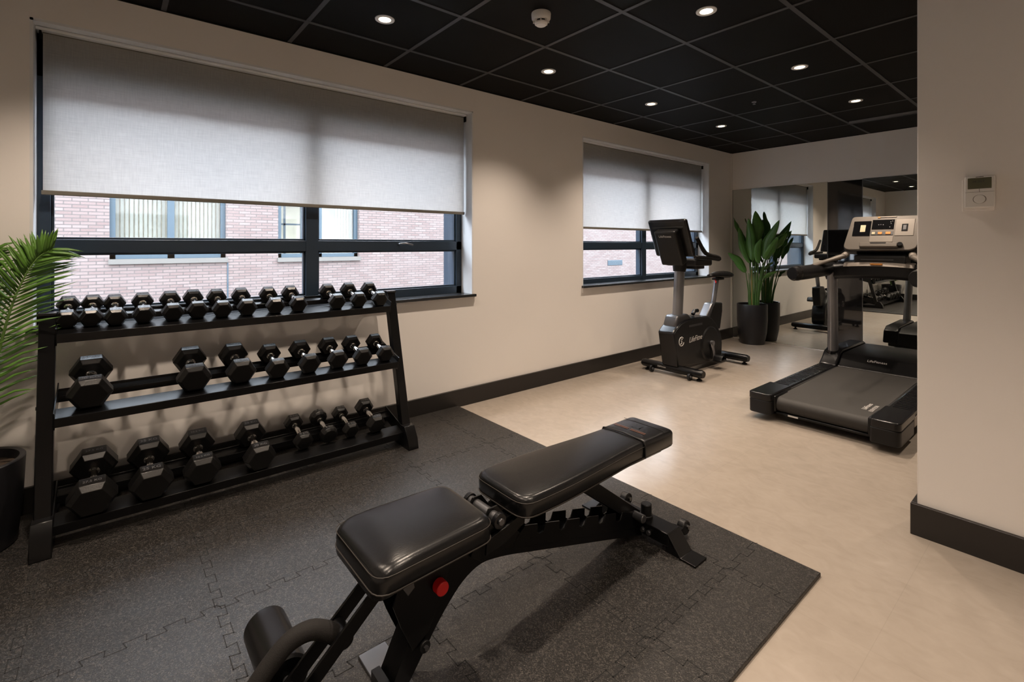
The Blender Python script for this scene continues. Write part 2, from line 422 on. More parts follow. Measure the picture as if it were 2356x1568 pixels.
# ------------------------------------------------------------------ windows
def window(n, W, mull, wide=.08):
    y0, y1, z0, z1 = W
    XF0, XF1 = -.235, -.15
    zb = .87 if n == 1 else .853
    # white painted reveal lining
    t = .012
    rv = struct(MB().box(-.16, -.0005, y0, y0 + t, z0, z1).box(-.16, -.0005, y1 - t, y1, z0, z1).box(-.16, -.0005, y0, y1, z1 - t, z1).build('window_%d' % n, M_white))
    mb = MB(); a = .062; HT = .235      # a deep head panel above the glass
    mb.box(XF0, XF1, y0, y0 + a, z0, z1).box(XF0, XF1, y1 - a, y1, z0, z1)
    mb.box(XF0, XF1, y0, y1, z1 - HT, z1).box(XF0, XF1, y0, y1, z0, zb + .060)
    mb.box(XF0, XF1 + .004, mull - wide / 2, mull + wide / 2, z0, z1)
    mb.box(XF0, XF1, y0, y1, 1.222, 1.292)
    # thin glazing beads
    for (ya, yb) in ((y0 + a, mull - wide / 2), (mull + wide / 2, y1 - a)):
        for (za, zc) in ((zb + .06, 1.222), (1.292, z1 - HT)):
            e = .012; xx0, xx1 = -.185, -.165
            mb.box(xx0, xx1, ya, ya + e, za, zc).box(xx0, xx1, yb - e, yb, za, zc).box(xx0, xx1, ya, yb, za, za + e).box(xx0, xx1, ya, yb, zc - e, zc)
    mb.build('window_frame', M_frame, rv, bevel=.003)
    for (ya, yb) in ((y0 + a, mull - wide / 2), (mull + wide / 2, y1 - a)):
        for (za, zc) in ((zb + .06, 1.222), (1.292, z1 - HT)):
            MB().box(-.183, -.179, ya, yb, za, zc).build('pane', M_glass, rv)
    MB().box(-.425, XF0, y0 - .001, y0 + .012, z0, z1).box(-.425, XF0, y1 - .012, y1 + .001, z0, z1).box(-.425, XF0, y0, y1, z1 - .012, z1).box(-.44, XF0, y0, y1, z0 - .01, z0 + .012).build('outer_reveal', M_frame, rv)
    MB().box(-.16, .032, y0 - .012, y1 + .012, z0 - .004, z0 + .017).build('window_sill', M_sill, rv, bevel=.003)
    MB().box(-.005, .012, y0 - .005, y1 + .005, z0 - .05, z0 - .004).build('apron', M_wall, rv)
    hy = (1.72 if n == 1 else 5.2)
    MB().tube([(-.148, hy - .05, 1.268), (-.118, hy - .045, 1.272), (-.112, hy, 1.274), (-.116, hy + .055, 1.262)], .007, 8, seg=4).build('handle', M_steelB, rv)
    return rv
window(1, W1, 1.045)
window(2, W2, 4.765)

def blind(W, ybl, ybr, zbot, label):
    y0, y1, z0, z1 = W
    X = -.095
    ym = (ybl + ybr) / 2
    t = thing('roller_blind', (X, ym, zbot), label, 'blind')
    MB().box(X - .0012, X + .0012, ybl, ybr, zbot + .01, z1 - .035).build('fabric', M_blind, t)
    mb = MB().box(X - .008, X + .008, ybl - .006, ybr + .006, zbot - .008, zbot + .014)
    mb.build('bottom_bar', M_blindbar, t, bevel=.003)
    MB().cyl((X - .022, ybl, z1 - .040), (X - .022, ybr, z1 - .040), .022, 16).build('roller_tube', M_blindbar, t)
    MB().box(X - .04, X + .03, y0 + .013, y1 - .013, z1 - .028, z1 - .013).build('headrail', M_white, t, bevel=.003)
    MB().box(X - .05, X + .02, ybl - .012, ybl - .004, z1 - .07, z1 - .012).build('bracket', M_blackS, t)
    MB().box(X - .05, X + .02, ybr + .004, ybr + .012, z1 - .07, z1 - .012).build('bracket', M_blackS, t)
blind(W1, -.245, 2.222, 1.517, 'wide half-lowered cream roller blind in the window above the dumbbell rack')
blind(W2, 3.575, 5.945, 1.433, 'half-lowered cream roller blind in the window behind the exercise bike')

# ------------------------------------------------------------------ outside
struct(MB().box(-30, -.43, -30, 45, -.35, -.25).build('ground_outside', M_pave))
bd = thing('brick_building', (-9.2, 5, -.25), 'pale red brick building with two windows seen through the glass', 'building')
holes = [(.02, 1.99, .985, 2.6), (3.05, 4.99, .965, 2.6)]
mb = MB(); ys = sorted({-22, 40, *[h[0] for h in holes], *[h[1] for h in holes]})
for a, b in zip(ys, ys[1:]):
    hs = [h for h in holes if h[0] <= a and h[1] >= b]
    if hs: mb.box(-9.4, -9, a, b, -.25, hs[0][2]); mb.box(-9.4, -9, a, b, hs[0][3], 8.2)
    else: mb.box(-9.4, -9, a, b, -.25, 8.2)
mb.build('brick_wall', M_brick, bd)
for k, (a, b, z0, z1) in enumerate(holes):
    f = MB(); e = .09
    f.box(-9.2, -9.1, a, a + e, z0, z1).box(-9.2, -9.1, b - e, b, z0, z1).box(-9.2, -9.1, a, b, z0, z0 + e).box(-9.2, -9.1, a, b, z1 - e, z1)
    mid = (a + b) / 2
    f.box(-9.2, -9.1, mid - .06, mid + .06, z0, z1)
    fo = f.build('window_frame', M_extfr, bd)
    MB().box(-9.16, -9.155, a, b, z0, z1).build('pane', M_glass, fo)
    MB().box(-9.9, -9.85, a - .2, b + .2, z0 - .2, z1 + .2).build('room_wall', M_extroom, bd)
    s = MB(); n = 24
    rng = range(n) if k == 0 else range(18, n)
    for i in rng:
        y = a + .12 + (b - a - .24) * i / (n - 1)
        s.box(-9.29, -9.283, y - .026, y + .026, z0 + .03, z1)
    s.build('slat_blind', M_extslat, bd)
    MB().box(-9.3, -8.95, a - .02, b + .03, z0 - .10, z0).build('stone_sill', M_conc, bd)
    if k == 1:
        q = MB(); q.box(-9.55, -9.53, a + .25, a + .30, z0, z1).box(-9.55, -9.53, a + .1, b - .9, 1.75, 1.79).box(-9.55, -9.5, b - 1.3, b - 1.24, z0, z1)
        q.build('shelf_frame', M_extfr, bd)
MB().box(-9.02, -8.985, 2.005, 2.03, -.25, .88).build('downpipe_joint', M_extfr, bd)
vb = MB().box(-9.0, -8.985, 15.0, 15.9, .46, .66)
for k in range(5): vb.box(-8.99, -8.975, 15.0, 15.9, .475 + .038 * k, .49 + .038 * k)
vb.build('wall_grille', M_extfr, bd)

# ------------------------------------------------------------------ mirrors on the far wall
def mirror(x0, x1, z0, z1, label, m=None, name='wall_mirror', cat='mirror'):
    t = thing(name, ((x0 + x1) / 2, YF - .004, z0), label, cat)
    MB().box(x0, x1, YF - .006, YF - .001, z0, z1).build('glass', m or M_mirror, t)
    MB().box(x0 - .003, x0, YF - .0075, YF - .001, z0, z1).build('edge_strip', M_steelB, t)
    MB().box(x1, x1 + .003, YF - .0075, YF - .001, z0, z1).build('edge_strip', M_steelB, t)
mirror(.022, 1.155, .012, 2.012, 'wide frameless wall mirror behind the tall leafy plant')
mirror(1.507, 2.66, .10, 2.012, 'frameless wall mirror behind the treadmill console')
mirror(1.162, 1.500, .012, 2.006, 'tall dark smoked glass strip between the two wall mirrors', M_smoke, 'smoked_glass_panel', 'glass panel')
struct(MB().box(.0, .012, YF - .022, YF, 0, CE).build('trim_1', M_wall))

# ------------------------------------------------------------------ downlights, detector, thermostat
def downlight(x, y, label):
    t = thing('ceiling_downlight', (x, y, CE), label, 'downlight', 'recessed ceiling downlights')
    MB().lathe([(.030, .002), (.034, -.004), (.045, -.006), (.052, -.0045), (.053, .0)], (x, y, CE), 32, cap=False).build('trim_ring', M_white, t)
    MB().lathe([(.0305, .0), (.031, -.0035), (.0, -.0035)], (x, y, CE), 24, cap=False).build('lamp', M_lamp, t)
    l = bpy.data.lights.new('spot', 'SPOT'); l.energy = LAMP_W; l.color = LAMP_COL
    l.spot_size = radians(108); l.spot_blend = 1.0; l.shadow_soft_size = .028
    lo = bpy.data.objects.new('spot_lamp', l); COL.objects.link(lo); lo.parent = t; lo.location = (0, 0, -.012)
    return t
downlight(.67, 1.18, 'lit round ceiling downlight above the wide window, nearest the dumbbell rack')
downlight(.67, 2.44, 'lit round ceiling downlight just beyond the smoke detector')
downlight(.67, 3.705, 'lit round ceiling downlight above the left edge of the far window')
downlight(.67, 4.965, 'smallest lit ceiling downlight, close to the far left corner')
downlight(1.86, 2.46, 'largest lit ceiling downlight, nearest the top edge right of the smoke detector')
downlight(1.86, 3.74, 'lit ceiling downlight above the near end of the treadmill')
downlight(1.86, 4.99, 'lit ceiling downlight above the treadmill console')
for (x, y) in ((.67, -.084), (1.86, -.07), (1.86, 1.195), (3.05, -.084), (3.05, 1.195), (4.15, 1.195)):  # rightmost lamp is added to lift the ambient light near the partition
    downlight(x, y, 'lit recessed ceiling downlight above or behind the viewer, unseen; rightmost one is added fill')
downlight(3.05, 4.4, 'lit ceiling downlight hidden behind the partition wall')

sx, sy = 1.274, 1.80
t = thing('smoke_detector', (sx, sy, CE), 'white round smoke detector on the black ceiling', 'smoke detector')
MB().lathe([(.0, .0), (.052, .0), (.053, -.006), (.051, -.030), (.045, -.040), (.0, -.040)], (sx, sy, CE), 32, cap=False).build('housing', M_plastW, t)
MB().lathe([(.033, -.038), (.031, -.052)], (sx, sy, CE), 32, cap=False).build('sensor_slots', M_dark, t)
mb = MB()
for k in range(8):
    a = k * pi / 4
    mb.box(-.003, .003, .0, .044, -.053, -.038, M=Matrix.Translation((sx, sy, CE)) @ Matrix.Rotation(a, 4, 'Z'))
mb.build('slot_rib', M_plastW, t)
MB().lathe([(.036, -.050), (.035, -.058), (.026, -.066), (.0, -.068)], (sx, sy, CE), 32, cap=False).build('sensor_cap', M_plastW, t)
t = thing('ceiling_sprinkler', (1.281, 4.344, CE), 'tiny sprinkler head on the ceiling tile left of the downlights over the treadmill', 'sprinkler')
MB().lathe([(.0, 0), (.02, 0), (.018, -.006), (.006, -.008), (.006, -.018), (.012, -.020), (.012, -.023), (0, -.023)], (1.281, 4.344, CE), 16, cap=False).build('sprinkler_head', M_steel, t)

t = thing('thermostat', (2.893, PY, 1.412), 'white wall thermostat with small display and round button on the partition', 'thermostat')
y = PY
MB().box(2.838, 2.935, y - .006, y, 1.402, 1.532).build('mounting_plate', M_wall, t, bevel=.002)
MB().box(2.848, 2.938, y - .026, y - .004, 1.414, 1.541).build('case', M_plastW, t, bevel=.004)
MB().box(2.858, 2.928, y - .0275, y - .025, 1.490, 1.534).build('display', M_lcd, t, bevel=.001)
text_part('display_digits', '04: 25.7', .011, frame_m((2.890, y - .0276, 1.519), (1, 0, 0), (0, 0, 1)), M_dark, t, .0002)
MB().box(2.850, 2.936, y - .0268, y - .0255, 1.4765, 1.4775).box(2.8922, 2.8934, y - .0268, y - .0255, 1.4775, 1.490).build('cover_line', M_champD, t)
MB().lathe([(.0195, 0), (.0195, .0022), (.018, .0032), (0, .0032)], (0, 0, 0), 28, cap=False)
mb = MB(); mb.tube([(2.893 + .019 * cos(a * pi / 14), y - .026, 1.448 + .017 * sin(a * pi / 14)) for a in range(29)], .0009, 6); mb.build('button_ring', M_champD, t)
MB().cyl((2.893, y - .0255, 1.448), (2.893, y - .028, 1.448), .0175, 28).build('button', M_plastW, t, bevel=.001)
MB().box(2.882, 2.905, y - .0265, y - .025, 1.5365, 1.5385).build('slot', M_dark, t)

# ------------------------------------------------------------------ rubber mat
MT = .015
MX0, MX1, MY0, MY1 = .02, 2.522, YB + .02, 2.09
mt = tag(MB().box(MX0, MX1, MY0, MY1, .0005, MT).build('rubber_floor_mat', M_mat, bevel=.003), 'speckled black interlocking rubber matting under the dumbbell rack and bench', 'floor mat')
def seam(mb, p0, p1, flip=1):
    p0, p1 = Vector(p0), Vector(p1); L = (p1 - p0).length; t = (p1 - p0) / L; n = Vector((-t.y, t.x, 0)) * flip
    per = .1029; a = .014; k = max(1, round(L / per)); per = L / k; pts = []
    for i in range(k):
        b = i * per
        for s, o in ((.02, -a), (.54, -a), (.46, a), (1.04, a)) if i < k - 1 else ((.02, -a), (.54, -a), (.46, a), (.92, a)):
            pts.append(p0 + t * (b + s * per) + n * o)
    pts = [p0] + pts + [p1]; w = .0016
    for q, r in zip(pts, pts[1:]):
        d = (r - q).normalized(); m = Vector((-d.y, d.x, 0)) * w; e = d * w
        z0, z1 = MT - .001, MT + .0004
        A = [q - e - m, r + e - m, r + e + m, q - e + m]
        mb.add([(v.x, v.y, z1) for v in A], [(0, 1, 2, 3)])
mb = MB()
xs = [.227 + .5147 * k for k in range(0, 5)]; yy = [.297 + .5147 * k for k in range(-2, 4)]
xa = [MX0] + xs + [MX1]; ya = [MY0] + yy + [MY1]
for x in xs:
    for a, b in zip(ya, ya[1:]):
        if b - a > .06: seam(mb, (x, a, 0), (x, b, 0))
for yv in yy:
    for a, b in zip(xa, xa[1:]):
        if b - a > .06: seam(mb, (a, yv, 0), (b, yv, 0), -1)
mb.build('seam_lines', M_seam, mt)

# ------------------------------------------------------------------ dumbbell rack
TH = radians(16); TT = math.tan(TH)
TIERS = [(.275, .868), (.385, .528), (.452, .1046)]       # front lip: x, z of the plate surface
RY0, RY1 = -.235, 1.462
rk = thing('dumbbell_rack', (.3, .61, MT), 'black three-tier steel dumbbell rack below the wide window', 'rack')
def tier_rails(xf, zf):
    mb = MB()
    def plate(s0, s1):
        # s along the slope from the front lip (towards the wall, rising)
        p = lambda s, d: (xf - s * cos(TH) - d * sin(TH), zf + s * sin(TH) - d * cos(TH))
        return [p(s0, 0), p(s1, 0), p(s1, .005), p(s0, .005)]
    fr = MB().prism(plate(0, .085), RY0 + .06, RY1 - .06, 'y')
    fr.box(xf - .004, xf + .004, RY0 + .06, RY1 - .06, zf - .036, zf + .002)
    fr.build('front_rail', M_black, rk, bevel=.0015)
    s0 = .190; s1 = .240
    x1 = xf - s1 * cos(TH); z1 = zf + s1 * sin(TH)
    rr = MB().prism(plate(s0, s1), RY0 + .06, RY1 - .06, 'y')
    xa = xf - s0 * cos(TH); za = zf + s0 * sin(TH)
    rr.box(xa - .004, xa + .003, RY0 + .06, RY1 - .06, za - .026, za + .001)
    rr.box(x1 - .003, x1 + .003, RY0 + .06, RY1 - .06, z1 - .002, z1 + .010)
    rr.build('rear_rail', M_black, rk, bevel=.0015)
for xf, zf in TIERS: tier_rails(xf, zf)
def post_x(z): return .440 - (z - .12) * (.215 / .83)
for (ya, yb) in ((RY0, RY0 + .056), (RY1 - .056, RY1)):
    pr = [(post_x(.95) + .0, .95), (post_x(.95) - .055, .95), (post_x(.10) - .055, .10), (post_x(.10), .10)]
    MB().prism(pr, ya, yb, 'y').build('upright', M_black, rk, bevel=.004)
    MB().box(post_x(.95) - .060, post_x(.95) + .006, ya - .003, yb + .003, .948, .962).build('end_cap', M_blackS, rk, bevel=.003)
    # sloping foot that runs out towards the room, and its tail at the wall
    ft = [(.10, MT), (.532, MT), (.520, .075), (.475, .145), (.425, .145), (.40, .075), (.10, .060)]
    MB().prism(ft, ya - .006, yb + .006, 'y').build('foot', M_black, rk, bevel=.003)
    # brackets that carry the three tiers
    ins = yb if ya < 0 else ya
    sgn = 1 if ya < 0 else -1
    for xf, zf in TIERS:
        p = lambda s, d: (xf - s * cos(TH) - d * sin(TH), zf + s * sin(TH) - d * cos(TH))
        y_a, y_b = (ins, ins + .005) if sgn > 0 else (ins - .005, ins)
        MB().prism([p(-.004, -.03), p(.265, -.03), p(.265, .05), p(-.004, .05)], y_a, y_b, 'y').build('tier_bracket', M_black, rk, bevel=.001)
        ob = ya if sgn > 0 else yb
        for s in (.05, .13):
            q = p(s, .01)
            if post_x(q[1]) - .08 < q[0] < post_x(q[1]): MB().cyl((q[0], ob - sgn * .007, q[1]), (q[0], ob, q[1]), .008, 6).build('bolt', M_black, rk)

# ------------------------------------------------------------------ dumbbells
def hexring(c, ax, up, side, R, n=6):
    # pointed left and right, flats above and below
    return [c + (side * cos(pi / 3 * k) + up * sin(pi / 3 * k)) * R for k in range(n)]
def dumbbell(front, wv, length, tlen, label, group, mark, n=6, yaw=0.0):
    """front: centre of the outer face of the head nearer the room"""
    R = wv / 2
    ax = Vector((-cos(TH), 0, sin(TH)))                  # towards the wall, rising
    if yaw: ax = Matrix.Rotation(yaw, 3, 'Z') @ ax
    side = ax.cross(Vector((0, 0, 1))).normalized(); up = side.cross(ax)
    if up.z < 0: up = -up
    c0 = Vector(front)
    mid = c0 + ax * length / 2
    t = thing('hex_dumbbell', mid - up * R * .87, label, 'dumbbell', group)
    ch = tlen * .24; k2 = .76
    for a in (0, 1):
        st = c0 if a == 0 else c0 + ax * (length - tlen)
        mb = MB()
        if n == 6:
            F = lambda s, q: hexring(st + ax * s, ax, up, side, R * q)
        else:
            F = lambda s, q: [st + ax * s + (side * cos(2 * pi * k / n) + up * sin(2 * pi * k / n)) * R * q for k in range(n)]
        mb.loft([F(0, k2), F(ch, 1), F(tlen - ch, 1), F(tlen, k2)])
        hd = mb.build('head', M_rubber, t, bevel=.0022, seg=2, angle=20)
        zt = R * (.866 if n == 6 else 1)
        o = st + ax * (tlen / 2) + up * (zt + .0003)
        ts = min(tlen * .34, R * .95 / (.62 * len(mark)))
        text_part('weight_mark', mark, ts, frame_m(o, (0, 1, 0), ax), M_mark, hd, .0003)
    hr = max(.012, min(.016, R * .24))
    a0, a1 = c0 + ax * (tlen - .004), c0 + ax * (length - tlen + .004); g = a1 - a0
    prof = [(0, 1.35), (.07, 1.35), (.085, 1.0), (.16, .92), (.32, 1.02), (.5, 1.08), (.68, 1.02), (.84, .92), (.915, 1.0), (.93, 1.35), (1, 1.35)]
    MB().tube([a0 + g * s for s, q in prof], [hr * q for s, q in prof], 16).build('handle', M_chrome, t, angle=40)
    return t

ORD = ['first', 'second', 'third', 'fourth', 'fifth', 'sixth', 'seventh', 'eighth', 'ninth', 'tenth', 'eleventh', 'twelfth', 'thirteenth']
T1 = [(153, 739, .082), (209, 735, .083), (267, 733, .084), (332, 727.5, .086), (399, 722, .088), (456.6, 717, .089), (514, 715, .090), (571, 711, .091),
      (636.5, 707, .091), (690, 703, .092), (779, 697, .094), (829, 693, .095), (877.5, 690.5, .095)]
T2 = [(207, 911, .160), (449, 875.5, .150), (558, 860, .142), (641.6, 852.6, .122), (715.8, 841, .122), (780.6, 831, .119), (838, 824, .117), (890, 817, .110)]
T3 = [(211.6, 1157, .173), (350.4, 1122, .168), (468, 1090, .158), (602, 1059, .152), (701.5, 1019.6, .105), (759.7, 1004, .098), (811, 993, .098), (869.4, 979.6, .116)]
MARK1 = ['1 KG', '1 KG', '2 KG', '2 KG', '3 KG', '3 KG', '4 KG', '4 KG', '5 KG', '5 KG', '6 KG', '6 KG', '7 KG']
MARK2 = ['20 KG', '17.5 KG', '15 KG', '12 KG', '12 KG', '10 KG', '10 KG', '8 KG']
MARK3 = ['27.5 KG', '25 KG', '22.5 KG', '20 KG', '9 KG', '8 KG', '8 KG', '10 KG']
SPEC1 = ['left end of the top tier', 'second from the left, top tier', 'third from the left, top tier', 'fourth from the left, top tier', 'fifth from the left, top tier',
         'sixth from the left, top tier', 'seventh from the left, top tier', 'eighth from the left, top tier', 'ninth from the left, top tier',
         'just left of the top tier gap', 'just right of the top tier gap', 'second from the right, the top tier', 'right end of the top tier']
SPEC2 = ['alone at the middle tier left end', 'right of the wide gap on the middle tier', 'third from the left, middle tier', 'fourth from the left, middle tier', 'fifth from the left, middle tier',
         'third from the right, middle tier', 'second from the right, the middle tier', 'right end of the middle tier']
SPEC3 = ['left end of the bottom tier', 'second from the left, bottom tier', 'third from the left, bottom tier', 'fourth from the left, bottom tier',
         'fifth from the left, bottom tier', 'sixth from the left, bottom tier', 'second from the right, the bottom tier', 'right end of the bottom tier']
def place_row(T, tier, spec, marks, size, group, tl, gap):
    xf, zf = TIERS[tier]
    for i, (px, py, wv) in enumerate(T):
        ap = wv / 2 * .866
        # outer face centre lies on the line of axes above the sloping plates
        d = _ray(px, py)
        # z = zf + (xf - x) * TT + ap / cos(TH)
        k = (zf + (xf - CAM.x) * TT + ap / cos(TH) - CAM.z) / (d.z + d.x * TT)
        P = CAM + d * k
        t_len = tl(wv); L = 2 * t_len + gap
        r = random.Random(tier * 50 + i)
        dumbbell(P, wv, L, t_len, '%s black dumbbell, %s' % (size(i), spec[i]), group, marks[i],
                 n=12 if (tier == 2 and i == 5) else 6, yaw=r.uniform(-.02, .02))
T1 = [(a, b, c * 1.10) for a, b, c in T1]
place_row(T1, 0, SPEC1, MARK1, lambda i: 'small hexagonal', 'small dumbbells on the top tier', lambda w: .060, .118)
place_row(T2, 1, SPEC2, MARK2, lambda i: 'large hexagonal' if i < 3 else 'medium hexagonal', 'dumbbells on the middle tier', lambda w: w * .50, .122)
place_row(T3, 2, SPEC3, MARK3, lambda i: 'large hexagonal' if i < 4 else ('round-headed' if i == 5 else 'smaller hexagonal'), 'dumbbells on the bottom tier', lambda w: w * .56, .125)

# ------------------------------------------------------------------ adjustable bench
BX = 1.912
bn = thing('weight_bench', (BX, 1.2, MT), 'black padded adjustable weight bench with foam leg rollers on the rubber mat', 'bench')
def rounded_outline(pts, r, n=5):
    out = []; N = len(pts)
    for i in range(N):
        p, a, b = Vector(pts[i]), Vector(pts[i - 1]), Vector(pts[(i + 1) % N])
        rr = r[i] if isinstance(r, (list, tuple)) else r
        d1, d2 = (a - p), (b - p); k = min(rr, d1.length * .48, d2.length * .48)
        s, e = p + d1.normalized() * k, p + d2.normalized() * k
        for j in range(n + 1):
            u = j / n; out.append((s * (1 - u) ** 2 + p * 2 * u * (1 - u) + e * u * u))
    return [(q.x, q.y) for q in out]
def scaled(pts, d):
    cx = sum(p[0] for p in pts) / len(pts); cy = sum(p[1] for p in pts) / len(pts)
    out = []
    for p in pts:
        v = Vector((p[0] - cx, p[1] - cy)); L = v.length
        wx = max(abs(p[0] - cx) for p in pts); wy = max(abs(p[1] - cy) for p in pts)
        out.append((cx + v.x * (1 - d / wx), cy + v.y * (1 - d / wy)))
    return out
def pad(name, pts, z0, z1, parent, m=M_vinyl, roll=.020, dome=.004, ztop=None):
    mb = MB(); R = []
    zt = (lambda p, z: z) if ztop is None else ztop
    prof = [(.006, z0), (0, z0 + .006), (0, z1 - roll)]
    for k in range(1, 6):
        a = k / 5 * pi / 2; prof.append((roll * (1 - cos(a)), z1 - roll + roll * sin(a)))
    for q in (.035, .07, .11): prof.append((roll + q, z1 + dome * (1 - (1 - q / .11) ** 2)))
    for d, z in prof:
        R.append([Vector((p[0], p[1], z + zt(p, z) if ztop else z)) for p in scaled(pts, d)])
    mb.loft(R)
    return mb.build(name, m, parent, angle=50)
def piping(parent, pts, z, r=.0022, m=M_stitch, off=-.0005):
    q = scaled(pts, off); path = [(p[0], p[1], z) for p in q + [q[0]]]
    MB().tube(path, r, 6, cap=False).build('piping', m, parent)
# seat pad
sp = rounded_outline([(BX - .158, .505), (BX + .158, .505), (BX + .15, .70), (BX + .142, .885), (BX - .142, .885), (BX - .15, .70)], [.05, .05, .1, .05, .05, .1])
droop = lambda p, z: -.02 * max(0, (.60 - p[1]) / .1) ** 2
seat = pad('seat_pad', sp, .388, .460, bn, roll=.026, ztop=droop)
piping(seat, sp, .394); piping(seat, sp, .438, .0012)
# back pad: broad at the hip, narrow at the head
bp_ = rounded_outline([(BX - .138, 1.00), (BX + .138, 1.00), (BX + .140, 1.20), (BX + .125, 1.40), (BX + .108, 1.60), (BX + .108, 1.885), (BX - .108, 1.885), (BX - .108, 1.60), (BX - .125, 1.40), (BX - .140, 1.20)],
                      [.06, .06, .08, .12, .08, .025, .025, .08, .12, .08])
back = pad('back_pad', bp_, .392, .462, bn, roll=.020)
piping(back, bp_, .400); piping(back, bp_, .444, .0012)
hc = [(BX - .112, 1.675), (BX + .112, 1.675), (BX + .112, 1.889), (BX - .112, 1.889)]
hc = rounded_outline(hc, [.002, .002, .025, .025])
head = pad('head_cover', hc, .398, .4655, bn, roll=.018)
mb = MB()
for yq in (1.675,):
    zz = .4665
    mb.tube([(BX - .1125, yq, .398), (BX - .1125, yq, zz - .018), (BX - .105, yq, zz - .003), (BX - .09, yq, zz), (BX, yq, zz + .0045), (BX + .09, yq, zz), (BX + .105, yq, zz - .003), (BX + .1125, yq, zz - .018), (BX + .1125, yq, .398)], .003, 8)
mb.build('seam_band', M_dark, head)
mb = MB()
for k, yq in enumerate((1.728, 1.738)):
    for j in range(2):
        xa = BX - .09 + j * .085
        mb.box(xa, xa + .075, yq, yq + .002, .4685, .4698)
mb.build('embroidery', M_copper, head)
MB().box(BX - .108, BX + .108, 1.826, 1.828, .4680, .4692).build('rear_seam', M_dark, head)
# pad boards and brackets
MB().box(BX - .12, BX + .12, .56, .86, .376, .390).build('seat_board', M_blackM, bn)
MB().box(BX - .09, BX + .09, 1.05, 1.82, .380, .394).build('back_board', M_blackM, bn)
for s in (-1, 1):
    MB().box(BX + s * .035 - .02, BX + s * .035 + .02, .93, 1.50, .352, .382).build('back_rail', M_black, bn, bevel=.003)
    MB().prism([(.905, .345), (.985, .362), (1.06, .385), (1.06, .345), (.975, .31), (.90, .30)], BX + s * .068 - .004, BX + s * .068 + .004, 'x').build('hinge_plate', M_black, bn, bevel=.001)
# hinge axle with bolt heads
MB().cyl((BX - .085, .945, .398), (BX + .085, .945, .398), .018, 24).build('hinge_axle', M_steelB, bn)
for s in (-1, 1):
    MB().cyl((BX + s * .072, .945, .398), (BX + s * .088, .945, .398), .024, 24).build('washer', M_blackS, bn, bevel=.002)
    MB().cyl((BX + s * .088, .945, .398), (BX + s * .096, .945, .398), .012, 6).build('bolt', M_steelB, bn, bevel=.002)
# spine tube and curved front leg: one bent tube
SW = .038
spine = [(.595, MT + .012), (.655, MT + .012), (.760, .165), (.835, .235), (.905, .262), (1.00, .245), (1.755, .024), (1.755, .092), (1.065, .270), (1.00, .320), (.90, .345), (.80, .330), (.735, .290), (.69, .215)]
def smooth_poly(pts, r): return rounded_outline(pts, r, 4)
MB().prism(smooth_poly(spine, [.001, .001, .06, .08, .08, .08, .001, .001, .05, .05, .03, .04, .04, .04]), BX - SW, BX + SW, 'x').build('main_frame', M_black, bn, bevel=.004)
# gusset plates up to the hinge
for s in (-1, 1):
    MB().prism([(.86, .30), (.93, .425), (.965, .425), (1.06, .30), (1.02, .27), (.90, .27)], BX + s * .044 - .003, BX + s * .044 + .003, 'x').build('gusset', M_black, bn, bevel=.001)
# knee bracket in front of the leg
for s in (-1, 1):
    MB().prism([(.63, .35), (.80, .36), (.76, .25), (.71, .15), (.66, .12), (.625, .20), (.60, .27)], BX + s * .047 - .003, BX + s * .047 + .003, 'x').build('knee_bracket', M_black, bn, bevel=.001)
MB().cyl((BX + .050, .696, .117), (BX + .058, .696, .117), .017, 20).build('washer', M_blackM, bn, bevel=.002)
MB().cyl((BX + .058, .696, .117), (BX + .066, .696, .117), .007, 6).build('bolt', M_steelB, bn)
MB().cyl((BX + .050, .742, .272), (BX + .078, .742, .272), .0205, 28).build('adjuster_knob', M_red, bn, bevel=.003)['label'] = 'round red knob'
MB().prism([(.625, .315), (.655, .330), (.660, .305), (.640, .290)], BX + .05, BX + .06, 'x').build('catch', M_steelB, bn)
# toothed adjustment ladder
def tooth_plate(x):
    y0, z0, y1, z1 = 1.045, .268, 1.70, .092
    T = lambda s, d: (y0 + (y1 - y0) * s + d * .25, z0 + (z1 - z0) * s + d * .968)
    top = []; n = 5; h = .052; dep = .034
    top.append(T(0.0, h * .2)); top.append(T(.05, h))
    for k in range(n):
        c = .17 + k * .165
        top += [T(c - .030, h), T(c - .022, h - dep * .8), T(c, h - dep), T(c + .022, h - dep * .8), T(c + .030, h)]
    top += [T(.98, h), T(1.0, 0)]
    low = [T(1.0, -.02), T(0.0, -.02)]
    MB().prism(top + low, x - .0025, x + .0025, 'x').build('ladder_plate', M_black, bn, bevel=.0008, seg=1)
tooth_plate(BX + .036); tooth_plate(BX - .036)
# strut from the back pad down into the ladder
st0, st1 = Vector((BX, 1.37, .375)), Vector((BX, 1.735, .105))
for s in (-1, 1):
    d = Vector((s * .030, 0, 0)); MB().bar(st0 + d, st1 + d, .008, .055, (0, 0, 1)).build('support_strut', M_black, bn, bevel=.002)
MB().bar(st0, st1, .055, .006, (0, 0, 1)).build('strut_web', M_black, bn)
MB().cyl((BX - .075, 1.705, .128), (BX + .085, 1.705, .128), .017, 20).build('lock_bar', M_steelB, bn, bevel=.003)
MB().cyl((BX - .04, 1.385, .362), (BX + .04, 1.385, .362), .010, 12).build('strut_pin', M_steelB, bn)
